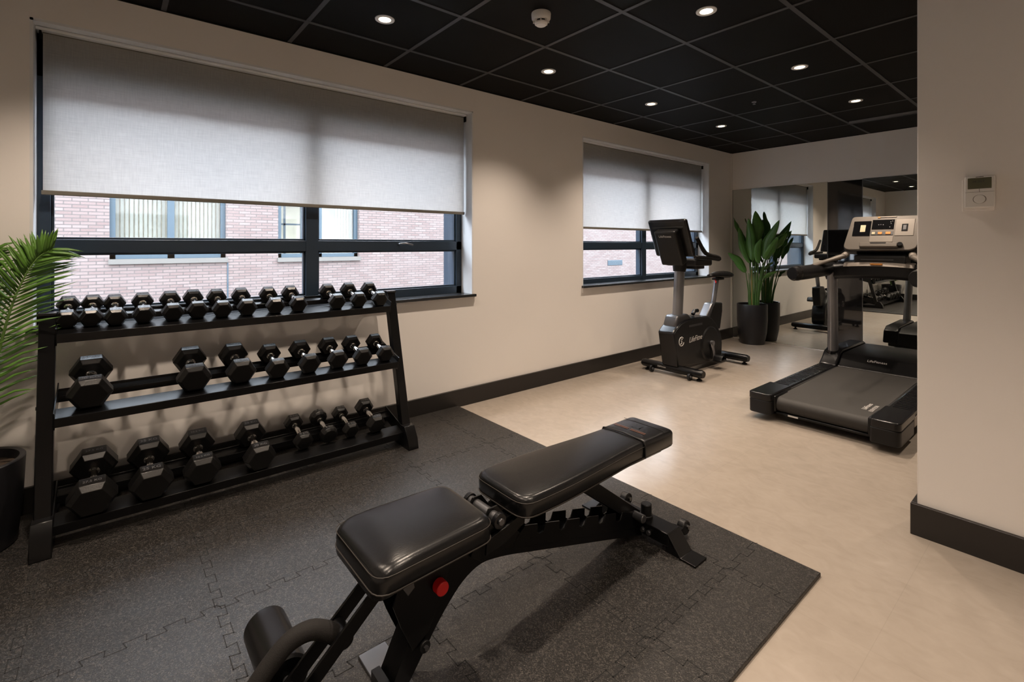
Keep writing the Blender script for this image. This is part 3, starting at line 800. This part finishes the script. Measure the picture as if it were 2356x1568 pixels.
# rear cross foot with bent plate ends
mb = MB().box(BX - .175, BX + .175, 1.742, 1.828, .040, .092); mb.build('cross_foot', M_black, bn, bevel=.003)
for s in (-1, 1):
    a = BX + s * .170; b = BX + s * .228; c = BX + s * .292
    pr = [(a, .095), (b, MT + .008), (c, MT + .008), (c, MT + .001), (b - s * .004, MT + .001), (a - s * .004, .088)]
    MB().prism(pr, 1.742, 1.828, 'y').build('foot_plate', M_steelB if False else M_black, bn, bevel=.0015)
    MB().prism([(a - s * .01, .088), (a - s * .01, MT + .003), (b - s * .01, MT + .003)], 1.745, 1.752, 'y').build('foot_web', M_black, bn)
    MB().cyl((BX + s * .150 - .016, 1.895, .058), (BX + s * .150 + .016, 1.895, .058), .030, 28).build('wheel', M_blackM, bn, bevel=.004)
    MB().box(BX + s * .150 - .022, BX + s * .150 + .022, 1.826, 1.86, .050, .074).build('wheel_bracket', M_black, bn)
    MB().cyl((BX + s * .150 + .016, 1.900, .062), (BX + s * .150 + .024, 1.900, .062), .009, 6).build('bolt', M_chrome, bn)
for yb_, xb_ in ((1.738, BX + .055), (1.738, BX + .085)):
    MB().cyl((xb_, yb_ + .004, .062), (xb_, yb_ - .008, .062), .011, 6).build('bolt', M_steelB, bn, bevel=.002)
MB().cyl((BX + .040, 1.785, .090), (BX + .040, 1.785, .150), .023, 24).cyl((BX + .040, 1.785, .090), (BX + .040, 1.785, .105), .028, 24).build('rubber_stop', M_blackM, bn, bevel=.003)
# front foot plate
MB().box(BX - .145, BX + .145, .580, .668, MT + .0005, MT + .009).build('front_foot_plate', M_steelB, bn, bevel=.002)
MB().box(BX - SW, BX + SW, .575, .600, MT, .055).build('foot_gusset', M_black, bn)
# leg hold-down: two arms, roller, hooked foam handle
A0, A1 = Vector((0, .615, .352)), Vector((0, .285, .072))
for s in (-1, 1):
    d = Vector((BX - .012 + s * .032, 0, 0))
    MB().bar(A0 + d, A1 + d, .008, .040, (0, -.64, .77)).build('roller_arm', M_black, bn, bevel=.0015)
RC = A0.lerp(A1, .78)
MB().cyl((BX - .30, RC.y, RC.z), (BX + .28, RC.y, RC.z), .011, 12).build('roller_axle', M_steelB, bn)
for s in (-1, 1):
    xa, xb = (BX - .30, BX - .065) if s < 0 else (BX + .045, BX + .28)
    MB().tube([(xa, RC.y, RC.z), (xa + .008, RC.y, RC.z), (xb - .008, RC.y, RC.z), (xb, RC.y, RC.z)], [.052, .058, .058, .052], 32).build('foam_roller', M_vinyl, bn)
hy = [(1.900, .468, .225), (1.898, .440, .250), (1.892, .40, .268), (1.885, .352, .258), (1.885, .305, .222), (1.887, .265, .180), (1.89, .225, .135)]
MB().tube(hy, .0235, 20, seg=6).build('foam_handle', M_foam, bn)
MB().cyl((BX - .045, .478, .226), (BX + .022, .478, .226), .024, 20).build('handle_socket', M_black, bn, bevel=.003)

# ------------------------------------------------------------------ exercise bike
KX = .555
bk = thing('exercise_bike', (KX, 4.7, 0), 'black and silver upright exercise bike beside the far window', 'exercise bike')
HX = .642; HW = .17
outl = [(1559, 846), (1553, 800), (1549, 767), (1556, 755), (1566, 744), (1580, 736), (1600, 730.5), (1626, 726), (1638, 730), (1647, 742), (1658.5, 764), (1662, 787), (1661, 813), (1654, 830), (1619, 835), (1590, 840)]
pts = [(on_x(a, b, HX).y, on_x(a, b, HX).z) for a, b in outl]
MB().prism(pts, HX - HW, HX, 'x').build('housing', M_blackS, bk, bevel=.016, seg=3, angle=40)
cover = [(p[0] * .97 + .03 * 4.6, p[1] * .97 + .008) for p in pts]
MB().prism(cover, HX - HW - .004, HX + .004, 'x').build('side_cover', M_blackM, bk, bevel=.006)
# disc cover, crank, pedal
DY, DZ = 4.775, .245
MB().cyl((HX, DY, DZ), (HX + .018, DY, DZ), .185, 48, r1=.165).build('drive_cover', M_blackM, bk, bevel=.004)
for s in (1, -1):
    X = HX + .03 if s > 0 else HX - HW - .03
    mb = MB(); a, b = Vector((X, DY, DZ + .01)), Vector((X + s * .012, DY + s * .02, DZ - s * .158))
    mb.tube([a + Vector((0, 0, .0)), a.lerp(b, .25), a.lerp(b, .55) + Vector((0, .01, 0)), b], [.030, .020, .017, .021], 14, sx=.42, upv=(0, 1, 0), seg=3)
    mb.cyl((X - .018, DY, DZ + .01), (X + .014, DY, DZ + .01), .026, 20)
    mb.build('crank_arm', M_steel, bk)
    pd = MB().box(X + s * .02 - (.0 if s > 0 else .09), X + s * .02 + (.09 if s > 0 else .0), b.y - .05, b.y + .06, b.z - .012, b.z + .012).build('pedal', M_blackM, bk, bevel=.006)
    xm = X + s * .065
    MB().tube([(xm, b.y - .045, b.z + .008), (xm, b.y - .02, b.z + .045), (xm, b.y + .03, b.z + .045), (xm, b.y + .058, b.z + .008)], .045, 10, sx=.1, upv=(1, 0, 0), seg=4).build('pedal_strap', M_blackM, pd)
# lettering and emblem on the housing
Fm = lambda y, z, tilt=0: frame_m((HX + .0046, y, z), (0, cos(tilt), sin(tilt)), (0, -sin(tilt), cos(tilt)))
text_part('logo_script', 'LifeFitness', .075, Fm(4.52, .335, .05), M_print, bk, .0005, shear=.35, sx=.95)
mb = MB(); cy, cz = 4.235, .335
mb.tube([(HX + .005, cy + .042 * cos(a * pi / 12), cz + .042 * sin(a * pi / 12)) for a in range(3, 24)], .0042, 6)
mb.tube([(HX + .005, cy - .02, cz - .026), (HX + .005, cy + .005, cz - .012), (HX + .005, cy + .006, cz + .004), (HX + .005, cy - .012, cz + .008)], .0045, 6)
mb.cyl((HX + .003, cy + .008, cz + .022), (HX + .006, cy + .008, cz + .022), .009, 12)
mb.build('round_emblem', M_print, bk)
MB().box(HX + .003, HX + .007, 4.37, 4.62, .458, .478).build('nameplate', M_steelB, bk, bevel=.001)
# stabilisers and base
def stab(y, x0, x1, extra):
    o = MB().tube([(x0, y, .068), (x0 + .02, y, .068), (x1 - .02, y, .068), (x1, y, .068)], [.030, .038, .038, .030], 20, sx=1.15).build('stabiliser', M_black, bk)
    for x in (x0 + .05, x1 - .05):
        MB().lathe([(0, 0), (.026, 0), (.026, .012), (.012, .02), (.012, .04), (0, .04)], (x, y + .01, .0), 16, cap=False).build('levelling_foot', M_blackM, bk)
    return o
stab(4.215, .225, .885, 0); stab(5.175, .255, .860, 0)
for x in (.36, .77):
    MB().cyl((x - .012, 4.168, .034), (x + .012, 4.168, .034), .033, 20).build('transport_wheel', M_blackM, bk, bevel=.004)
    MB().cyl((x + .012, 4.168, .034), (x + .018, 4.168, .034), .012, 12).build('wheel_hub', M_steel, bk)
MB().box(KX - .055, KX + .085, 4.24, 5.15, .055, .092).build('base_beam', M_black, bk, bevel=.006)
text_part('maker_mark', 'LifeFitness', .022, frame_m((.47, 4.215 - .0445, .072), (1, 0, 0), (0, 0, 1)), M_print, bk, .0005)
# console mast
MB().prism([(4.175, .42), (4.175, .50), (4.215, .58), (4.40, .585), (4.50, .52), (4.52, .42)], KX - .072, KX + .068, 'x').build('mast_collar', M_steelB, bk, bevel=.018, seg=3)
MB().tube([(KX, 4.315, .55), (KX, 4.335, .80), (KX, 4.36, 1.06)], .058, 28, sx=.78, upv=(0, 1, 0)).build('console_mast', M_steel, bk)
MB().tube([(KX, 4.35, 1.00), (KX, 4.36, 1.10)], [.066, .085], 24, sx=.85, upv=(0, 1, 0)).build('mast_neck', M_blackM, bk)
MB().tube([(KX, 4.60, .555), (KX, 4.63, .585), (KX, 4.69, .585)], .02, 12).build('adjuster_knob', M_blackS, bk)
# console: slab leaning away from the rider, with a deep housing on its back
cc = Vector((KX, 4.205, 1.33)); tilt = math.atan2(.15, .34)
Mc = Matrix.Translation(cc) @ Matrix.Rotation(tilt, 4, 'X')
def mbox(M, sx_, sy_, sz_, o=(0, 0, 0)):
    return MB().box(o[0] - sx_ / 2, o[0] + sx_ / 2, o[1] - sy_ / 2, o[1] + sy_ / 2, o[2] - sz_ / 2, o[2] + sz_ / 2, M=M)
con = mbox(Mc, .42, .045, .385).build('console_shell', M_blackS, bk, bevel=.022, seg=4)
mbox(Mc, .37, .004, .30, (0, .0245, .01)).build('screen', M_glassblk, con)
mbox(Mc, .235, .10, .36, (0, -.045, -.075)).build('rear_housing', M_blackM, con, bevel=.02, seg=4)
mbox(Mc, .34, .006, .02, (0, -.024, .115)).build('vent_slot', M_dark, con, bevel=.003)
text_part('rear_logo', 'LifeFitness', .032, Mc @ frame_m((0, -.0955, .055), (1, 0, 0), (0, 0, 1)), M_print, con, .0006)
for (x, z) in ((-.075, -.19), (.075, -.19), (-.15, .165), (.15, .165)):
    yy_ = -.096 if z < 0 else -.023
    mb = MB().cyl((x, yy_ - .001, z), (x, yy_ + .002, z), .006, 10); mb.v = [Mc @ q for q in mb.v]; mb.build('screw', M_dark, con)
MB().box(KX - .17, KX + .17, 4.36, 4.68, 1.055, 1.125).build('tray', M_blackM, bk, bevel=.018, seg=3)
MB().box(KX - .13, KX + .13, 4.44, 4.60, 1.025, 1.06).build('tray_underside', M_blackM, bk, bevel=.01)
for s in (-1, 1):
    MB().tube([(KX + s * .16, 4.36, 1.145), (KX + s * .195, 4.55, 1.135), (KX + s * .205, 4.74, 1.12), (KX + s * .205, 4.70, 1.145), (KX + s * .20, 4.56, 1.165), (KX + s * .195, 4.47, 1.20), (KX + s * .19, 4.34, 1.335)], [.017, .018, .020, .020, .020, .020, .018], 14, seg=5).build('handlebar', M_foam, bk)
# seat post and saddle
MB().prism([(4.83, .46), (4.92, .62), (4.98, .645), (5.12, .64), (5.12, .55), (5.07, .36), (4.95, .36)], KX - .052, KX + .052, 'x').build('seat_post_shroud', M_blackM, bk, bevel=.012)
MB().prism([(4.775, .50), (4.905, .645), (4.955, .648), (4.90, .58), (4.84, .49)], KX - .045, KX + .045, 'x').build('shroud_trim', M_steel, bk, bevel=.010)
MB().tube([(KX, 5.0, .60), (KX, 5.095, .905)], .026, 20).build('seat_post', M_steel, bk)
MB().tube([(KX + .02, 5.02, .885), (KX + .065, 4.95, .862)], .006, 8).build('seat_lever', M_red, bk)
sd = []
prof = [(-.165, .018, .006), (-.155, .030, .014), (-.10, .036, .020), (-.03, .055, .024), (.04, .100, .030), (.09, .122, .034), (.125, .118, .034), (.15, .095, .026), (.160, .05, .012)]
mb = MB(); rings = []
for yv, wv, hv in prof:
    rings.append([Vector((KX + .01 + wv * cos(a), 5.085 + yv * 1.08, .935 + 1.25 * hv * sin(a) * (1 if sin(a) > 0 else .8))) for a in [2 * pi * k / 20 for k in range(20)]])
mb.loft(rings).build('saddle', M_vinyl, bk, angle=60)
MB().box(KX - .03, KX + .05, 5.04, 5.16, .885, .905).build('saddle_clamp', M_black, bk, bevel=.004)

# ------------------------------------------------------------------ treadmill
TX = 2.0
tm = thing('treadmill', (TX, 4.8, 0), 'large black treadmill with champagne console facing the far mirrors', 'treadmill')
MB().box(TX - .40, TX + .40, 3.78, 5.95, .055, .115).build('deck_frame', M_blackM, tm, bevel=.01)
# running belt wrapped over the rear roller
prof = [(5.20, .118), (5.20, .176), (3.735, .168)]
for k in range(1, 9): a = pi / 2 + k * pi / 8; prof.append((3.735 + .052 * cos(a), .116 + .052 * sin(a)))
MB().prism(prof, TX - .285, TX + .285, 'x').build('running_belt', M_belt, tm, angle=40)
MB().box(TX - .285, TX + .285, 3.70, 3.80, .048, .066).build('rear_cross_member', M_black, tm, bevel=.006)
MB().box(TX - .20, TX - .135, 3.694, 3.70, .052, .062).build('rear_label', M_print, tm)
text_part('belt_print', 'LifeFitness', .040, frame_m((2.205, 3.95, .1715), (0, 1, 0), (-1, 0, 0)), M_print, tm, .0003)
text_part('belt_print', 'ELEVATION', .032, frame_m((2.247, 3.93, .1715), (0, 1, 0), (-1, 0, 0)), M_print, tm, .0003)
for s in (-1, 1):
    x0, x1 = TX + s * .300, TX + s * .437
    xa, xb = min(x0, x1), max(x0, x1)
    MB().box(xa, xb, 3.86, 5.10, .085, .182).build('foot_rail', M_blackS, tm, bevel=.010, seg=3)
    mb = MB()
    for k in range(26):
        yk = 3.96 + .042 * k; mb.box(xa + .022, xb - .022, yk, yk + .008, .181, .1845)
    mb.build('tread_ribs', M_blackM, tm)
    MB().box(min(TX + s * .287, x0), max(TX + s * .287, x0), 3.80, 5.10, .12, .172).build('rail_edge', M_dark, tm)
    cap = rounded_outline([(xa - .008, 3.63), (xb + .010, 3.63), (xb + .010, 3.98), (xa - .008, 3.98)], [.03 if s < 0 else .02, .045, .01, .01], 5)
    MB().prism(cap, .045, .142, 'z').build('rear_cap', M_champD if False else M_blackM, tm, bevel=.012, seg=3)
    lid = rounded_outline([(xa - .009, 3.628), (xb + .011, 3.628), (xb + .011, 4.0), (xa - .009, 4.0)], [.03, .045, .01, .01], 5)
    MB().prism(lid, .142, .192, 'z').build('cap_lid', M_blackS, tm, bevel=.014, seg=3)
    xi = TX + s * .272
    MB().box(min(xi, x0), max(xi, x0), 3.675, 3.90, .066, .180).build('roller_guard', M_black, tm, bevel=.012, seg=3)
    MB().box(min(x1, x1 + s * .008), max(x1, x1 + s * .008), 4.0, 5.2, .085, .145).build('side_panel', M_champ, tm, bevel=.003)
    # side hood beside the motor cover
    side = [(5.02, .10), (5.02, .185), (5.10, .235), (5.16, .285), (5.22, .30), (5.88, .29), (5.98, .24), (6.02, .10)]
    MB().prism(side, xa, xb, 'x').build('side_hood', M_blackS, tm, bevel=.014, seg=3)
    for yf in (3.95, 5.7):
        MB().cyl((TX + s * .36, yf, 0), (TX + s * .36, yf, .06), .032, 20).build('levelling_foot', M_blackM, tm)
hood = [(5.03, .12), (5.03, .182), (5.08, .195), (5.16, .262), (5.20, .275), (5.86, .275), (5.98, .225), (6.03, .10)]
MB().prism(hood, TX - .295, TX + .295, 'x').build('motor_hood', M_blackM, tm, bevel=.010, seg=3)
text_part('hood_logo', 'LifeFitness', .034, frame_m((TX - .02, 5.125, .246), (1, 0, 0), (0, .77, .64)), M_print, tm, .0005)
# uprights, handrails, cross bar
for s in (-1, 1):
    X = TX + s * .372
    MB().tube([(X, 5.20, .22), (X - s * .01, 5.15, .60), (X - s * .02, 5.10, 1.02)], .058, 28, sx=.68, upv=(0, 1, 0), seg=3).build('upright', M_steel, tm)
    MB().tube([(X, 5.20, .20), (X, 5.19, .29)], .070, 24, sx=.78, upv=(0, 1, 0)).build('upright_boot', M_blackS, tm)
    XH = TX + s * .395
    MB().tube([(XH, 4.30, 1.030), (XH, 4.335, 1.028), (XH, 4.62, 1.030), (XH - s * .01, 4.95, 1.040), (XH - s * .03, 5.16, 1.045)], [.046, .060, .061, .061, .060], 20, sx=.80).build('handrail', M_blackM, tm)
    MB().tube([(XH, 4.298, 1.030), (XH, 4.40, 1.029)], [.050, .0635], 20, sx=.81).build('rail_end_cap', M_blackS, tm)
    MB().tube([(XH + s * .0, 4.72, 1.075), (XH - s * .05, 4.90, 1.115), (XH - s * .15, 5.04, 1.165)], [.017, .018, .022], 14, seg=3, sx=1.3).build('grip_bar', M_champD, tm)
    MB().cyl((XH - s * .150, 5.03, 1.162), (XH - s * .165, 5.075, 1.185), .026, 16).build('grip_end', M_champ, tm, bevel=.004)
mb = MB(); rings = []
for k in range(13):
    u = k / 12 * 2 - 1; x = TX + u * .40; arch = .030 * (1 - u * u)
    zc = 1.035 + arch; yc = 5.12 - .04 * (1 - u * u)
    rings.append([Vector((x, yc - .050, zc + .020)), Vector((x, yc - .052, zc - .065)), Vector((x, yc - .03, zc - .090)), Vector((x, yc + .05, zc - .085)), Vector((x, yc + .06, zc + .03)), Vector((x, yc + .01, zc + .052)), Vector((x, yc - .03, zc + .045))])
mb.loft(rings).build('cross_bar', M_blackM, tm, bevel=.006)
mb = MB(); rings = []
for k in range(9):
    u = (k / 8 * 2 - 1) * .62; x = TX + u * .40; arch = .030 * (1 - u * u); zc = 1.037 + arch; yc = 5.115 - .04 * (1 - u * u)
    rings.append([Vector((x, yc - .053, zc + .016)), Vector((x, yc - .034, zc + .047)), Vector((x, yc + .012, zc + .056)), Vector((x, yc + .010, zc + .050)), Vector((x, yc - .030, zc + .041)), Vector((x, yc - .050, zc + .014))])
bt = mb.loft(rings).build('bar_trim', M_champ, tm)
MB().box(TX - .045, TX + .04, 5.018, 5.030, 1.094, 1.106).build('warning_label', M_orange, tm)
MB().prism([(5.05, 1.08), (5.05, 1.17), (5.22, 1.19), (5.25, 1.05)], TX - .17, TX + .19, 'x').build('console_neck', M_dark, tm, bevel=.01)
MB().box(TX - .12, TX + .11, 5.044, 5.052, 1.133, 1.141).build('neck_slot', M_steelB, tm)
# console face
ct = math.radians(28)
Mt = Matrix.Translation((TX + .005, 5.135, 1.36)) @ Matrix.Rotation(-ct, 4, 'X')
def cpanel(x0, x1, z0, z1, y0, y1, name, m, parent, bevel=.0, seg=2, outline=None):
    if outline:
        mb = MB().prism(outline, y0, y1, 'y'); mb.v = [Mt @ q for q in mb.v]
    else: mb = MB().box(x0, x1, y0, y1, z0, z1, M=Mt)
    return mb.build(name, m, parent, bevel=bevel, seg=seg)
ol = rounded_outline([(-.262, -.165), (.262, -.165), (.252, .165), (-.225, .170)], [.06, .07, .03, .03], 6)
shell = cpanel(0, 0, 0, 0, -.004, .075, 'console_shell', M_blackS, tm, .012, 3, [(p[0] * 1.02, p[1] * 1.02) for p in ol])
face = cpanel(0, 0, 0, 0, -.016, .0, 'console_face', M_champD, tm, .005, 2, ol)
cpanel(-.205, -.075, -.03, .120, -.019, -.015, 'screen', M_glassblk, face, .002)
cpanel(-.068, .088, .035, .130, -.019, -.015, 'screen', M_glassblk, face, .002)
cpanel(.098, .225, -.03, .130, -.019, -.015, 'side_plate', M_champ, face, .002)
cpanel(-.150, -.112, .010, .078, -.021, -.018, 'sticker', M_sticker, face)
cpanel(-.068, .088, -.022, .012, -.019, -.015, 'button_strip', M_steelB, face, .001)
for (a, b, mm) in ((-.062, -.038, M_sticker), (-.018, .012, M_orange), (.036, .072, M_orange)): cpanel(a, b, -.016, .008, -.022, -.018, 'button', mm, face, .002)
cpanel(-.072, .092, -.090, -.030, -.0185, -.015, 'lower_plate', M_champ, face, .002)
cpanel(.142, .184, .012, .082, -.021, -.018, 'phone_dock', M_blackS, face, .006)
cpanel(.151, .175, .024, .070, -.023, -.020, 'dock_pad', M_steelB, face, .002)
cpanel(-.135, .135, -.150, -.105, -.045, -.012, 'reading_ledge', M_champD, tm, .008, 2)
cpanel(-.055, .055, -.118, -.110, -.047, -.044, 'ledge_slot', M_dark, tm)
cpanel(-.02, .10, .150, .162, -.020, -.010, 'top_strip', M_champ, tm, .003)
cpanel(-.035, -.015, .146, .158, -.021, -.012, 'top_lamp_lens', M_orange, tm, .003)
mb = MB()
for (x, z) in ((.062, .105), (.074, .112), (.066, .088), (.060, .055), (-.02, .078), (-.005, .080), (.012, .078)):
    mb.box(x - .003, x + .003, -.0205, -.0185, z - .003, z + .003, M=Mt)
mb.build('screen_icons', M_printG, face)
pc = Mt @ Vector((.150, -.03, -.125)); MB().lathe([(0, -.006), (.022, -.006), (.022, .006), (0, .006)], (0, 0, 0), 20, cap=False)
mb = MB().cyl((.150, -.050, -.125), (.150, -.010, -.125), .019, 20); mb.v = [Mt @ q for q in mb.v]; mb.build('stop_socket', M_blackS, tm, bevel=.003)

# ------------------------------------------------------------------ plants
def planter(name_loc, prof, label, parent_label=None):
    pass
# broad-leaved plant by the mirror
QX, QY = .362, 6.378
pl = thing('potted_plant', (QX, QY, 0), 'tall broad-leaved green plant in a black pot beside the mirror', 'plant')
MB().lathe([(0, .0), (.135, .0), (.142, .006), (.168, .14), (.180, .30), (.180, .500), (.176, .508), (.166, .506), (.164, .47), (0, .47)], (QX, QY, 0), 48, cap=False).build('pot', M_pot, pl, angle=40)
MB().lathe([(.1635, .475), (.1, .480), (0, .484)], (QX, QY, 0), 24, cap=False).build('soil', M_soil, pl)
vd = Vector((-.402, .915, 0)); vr = Vector((.915, .402, 0))          # across the pot, seen from the room
def P_at(px, py, dep=0.0):
    """point in the upright plane through the pot, shifted dep away from the room"""
    return on_y(px, py, QY + min(dep, .12))
def leaf(base, pts, width, twist, m, parent, name='leaf', fold=.25):
    """leaf blade following pts; twist turns the blade about its midrib"""
    path = smooth([Vector(p) for p in pts], 6); n = len(path); vs = []; fs = []
    side0 = None
    for i, p in enumerate(path):
        u = i / (n - 1); t = (path[min(i + 1, n - 1)] - path[max(i - 1, 0)]).normalized()
        a = vd.cross(t); a = (a - t * a.dot(t)).normalized(); b = t.cross(a)
        sd_ = a * cos(twist) + b * sin(twist); nr = t.cross(sd_)
        wv = width * (sin(pi * min(1, u ** .75)) ** .75 if 0 < u < 1 else 0) + .0008
        wob = .006 * sin(u * 14 + twist * 5)
        vs += [p - sd_ * wv + nr * (wv * fold + wob), p - sd_ * wv * .5 + nr * wv * fold * .35, p - nr * .0, p + sd_ * wv * .5 + nr * wv * fold * .35, p + sd_ * wv + nr * (wv * fold - wob)]
        if i:
            q = (i - 1) * 5
            for j in range(4): fs.append((q + j, q + j + 1, q + j + 6, q + j + 5))
    mb = MB(); mb.add(vs, fs); o = mb.build(name, m, parent, angle=60)
    s = o.modifiers.new('thick', 'SOLIDIFY'); s.thickness = .0012
    return o
cx0, cy0 = 1734, 702
def stem_leaf(foot, tip0, mid, tip, w, dep0, dep1, tw, fold=.25):
    a = P_at(foot, 706, dep0 * .3); b = P_at(tip0[0], tip0[1], dep0); c = P_at(mid[0], mid[1], (dep0 + dep1) / 2); d = P_at(tip[0], tip[1], dep1)
    o = leaf(b, [b, b.lerp(c, .5) * 1.0, c, c.lerp(d, .5), d], w * .9, tw, M_leaf, pl, fold=fold)
    m_ = (a + b) / 2 + (vr * (.0) + Vector((0, 0, .02)))
    mb = MB(); mb.tube([a - Vector((0, 0, .04)), a.lerp(b, .5) - vr * ((b - a).dot(vr) * .18), b], [.010, .007, .005], 10, seg=5); mb.build('stalk', M_leafS, pl)
    mb = MB(); mb.tube([b, c, c.lerp(d, .8)], [.004, .003, .0015], 6, seg=4); mb.build('midrib', M_leafS, o)
# (stalk foot x, blade base, middle, tip, half width, depths, twist)
for a in [
    (1724, (1716, 627), (1697, 598), (1675, 581), .058, -.02, -.10, .25),
    (1729, (1727, 606), (1711, 563), (1700, 522), .066, .00, .0, .35),
    (1731, (1719, 560), (1700, 528), (1688, 500), .045, .04, .02, .9),
    (1733, (1731, 600), (1728, 550), (1722, 502), .070, -.06, -.02, -.2),
    (1736, (1741, 556), (1744, 520), (1738, 485), .082, .02, .06, .15),
    (1738, (1744, 606), (1744, 570), (1752, 548), .050, -.08, -.05, .2),
    (1740, (1757, 596), (1766, 556), (1793, 506), .072, -.02, .0, -.35),
    (1741, (1760, 597), (1776, 572), (1790, 545), .058, -.07, -.05, .3),
    (1743, (1780, 545), (1796, 538), (1812, 530), .034, .05, .12, -1.0),
    (1740, (1785, 572), (1798, 556), (1811, 535), .040, .08, .12, .4),
    (1744, (1757, 640), (1770, 632), (1787, 624), .030, -.04, .05, .3),
    (1742, (1758, 620), (1768, 611), (1780, 602), .022, .06, .10, .6),
    (1737, (1735, 614), (1736, 580), (1734, 545), .045, .12, .14, .5),
]: stem_leaf(*a)
for k, x in enumerate((1727, 1731, 1736, 1741)):
    a = P_at(x, 706, .02 * (k - 2)); b = P_at(x + (x - 1734) * .6, 628 - 7 * k, .02 * (k - 2))
    MB().tube([a - Vector((0, 0, .04)), a.lerp(b, .5), b], [.013, .008, .005], 10, seg=4).build('stalk', M_stalkY if k == 1 else M_leafS, pl)

# palm beside the rack
GX, GY = .245, -.452
pm = thing('potted_palm', (GX, GY, MT), 'feathery green palm in a low black planter left of the dumbbell rack', 'plant')
MB().lathe([(0, .0), (.150, .0), (.156, .005), (.172, .18), (.180, .345), (.180, .352), (.176, .356), (.160, .354), (.158, .31), (0, .31)], (GX, GY, MT), 56, cap=False).build('pot', M_pot, pm, angle=40)
MB().lathe([(.157, .315), (.09, .322), (0, .326)], (GX, GY, MT), 24, cap=False).build('soil', M_soil, pm)
def frond(pts, leafl, seed, n=38, droop=.25, plane=(1, 0, 0), start=.22):
    r = random.Random(seed); path = smooth([Vector(p) for p in pts], 10); N = len(path)
    rb = MB().tube(path, [.008 * (1 - .85 * i / (N - 1)) for i in range(N)], 8).build('rachis', M_palmS, pm)
    mb = MB(); pn = Vector(plane)
    for k in range(n):
        u = start + (1 - start) * k / (n - 1); i = min(N - 2, int(u * (N - 1))); p = path[i].lerp(path[i + 1], u * (N - 1) - i)
        t = (path[i + 1] - path[max(0, i - 1)]).normalized(); sd_ = t.cross(pn).normalized()
        env = (.55 + .45 * sin(pi * min(1, (u - start) / (1 - start) * 1.05 + .12))) * (1.0 if u < .97 else .8)
        for s in (-1, 1):
            L = leafl * env * r.uniform(.85, 1.1); fw = .55 + .65 * u + r.uniform(-.08, .08)
            d = (sd_ * s + t * fw + pn * r.uniform(-.35, .45)).normalized()
            a = p; b = p + d * L * .5 + Vector((0, 0, -.0)); c = p + d * L + Vector((0, 0, -droop * L * r.uniform(.3, 1.2)))
            wv = .0065 * r.uniform(.8, 1.2); up = pn * .6 + Vector((0, 0, .5)); w_ = d.cross(up).normalized() * wv
            th = d.cross(w_).normalized() * .0004
            q = p.lerp(b, .35)
            mb.add([a - w_ * .4, a + w_ * .4, q + w_, q - w_, b + w_ * .95, b - w_ * .95, b.lerp(c, .6) + w_ * .5, b.lerp(c, .6) - w_ * .5, c], [(0, 1, 2, 3), (3, 2, 4, 5), (5, 4, 6, 7), (7, 6, 8)])
    o = mb.build('leaflets', M_palm, pm, angle=60)
    s = o.modifiers.new('thick', 'SOLIDIFY'); s.thickness = .0007
B0 = (GX, GY, .33)
# fronds: the near one rises along the rack, the rest fan out behind and to the left
frond([B0, (.24, -.392, .50), (.235, -.362, .76), (.225, -.325, .97), (.215, -.285, 1.11), (.205, -.240, 1.205), (.20, -.195, 1.245)], .225, 1, n=44, droop=.18)
frond([B0, (.26, -.46, .55), (.29, -.47, .80), (.32, -.49, 1.00), (.35, -.52, 1.14)], .20, 2, n=34, plane=(.9, .3, 0))
frond([B0, (.22, -.46, .60), (.20, -.45, .85), (.18, -.42, 1.08), (.16, -.38, 1.24)], .20, 3, n=36)
frond([B0, (.24, -.52, .62), (.25, -.60, .90), (.28, -.70, 1.10), (.30, -.82, 1.18)], .22, 4, n=36)
frond([B0, (.30, -.47, .50), (.38, -.49, .66), (.46, -.52, .76)], .16, 5, n=26, plane=(.7, .6, 0))
frond([B0, (.20, -.47, .50), (.15, -.49, .68), (.11, -.52, .80), (.09, -.55, .86)], .16, 6, n=26)
frond([B0, (.30, -.55, .55), (.38, -.66, .80), (.48, -.76, .95)], .20, 7, n=28)
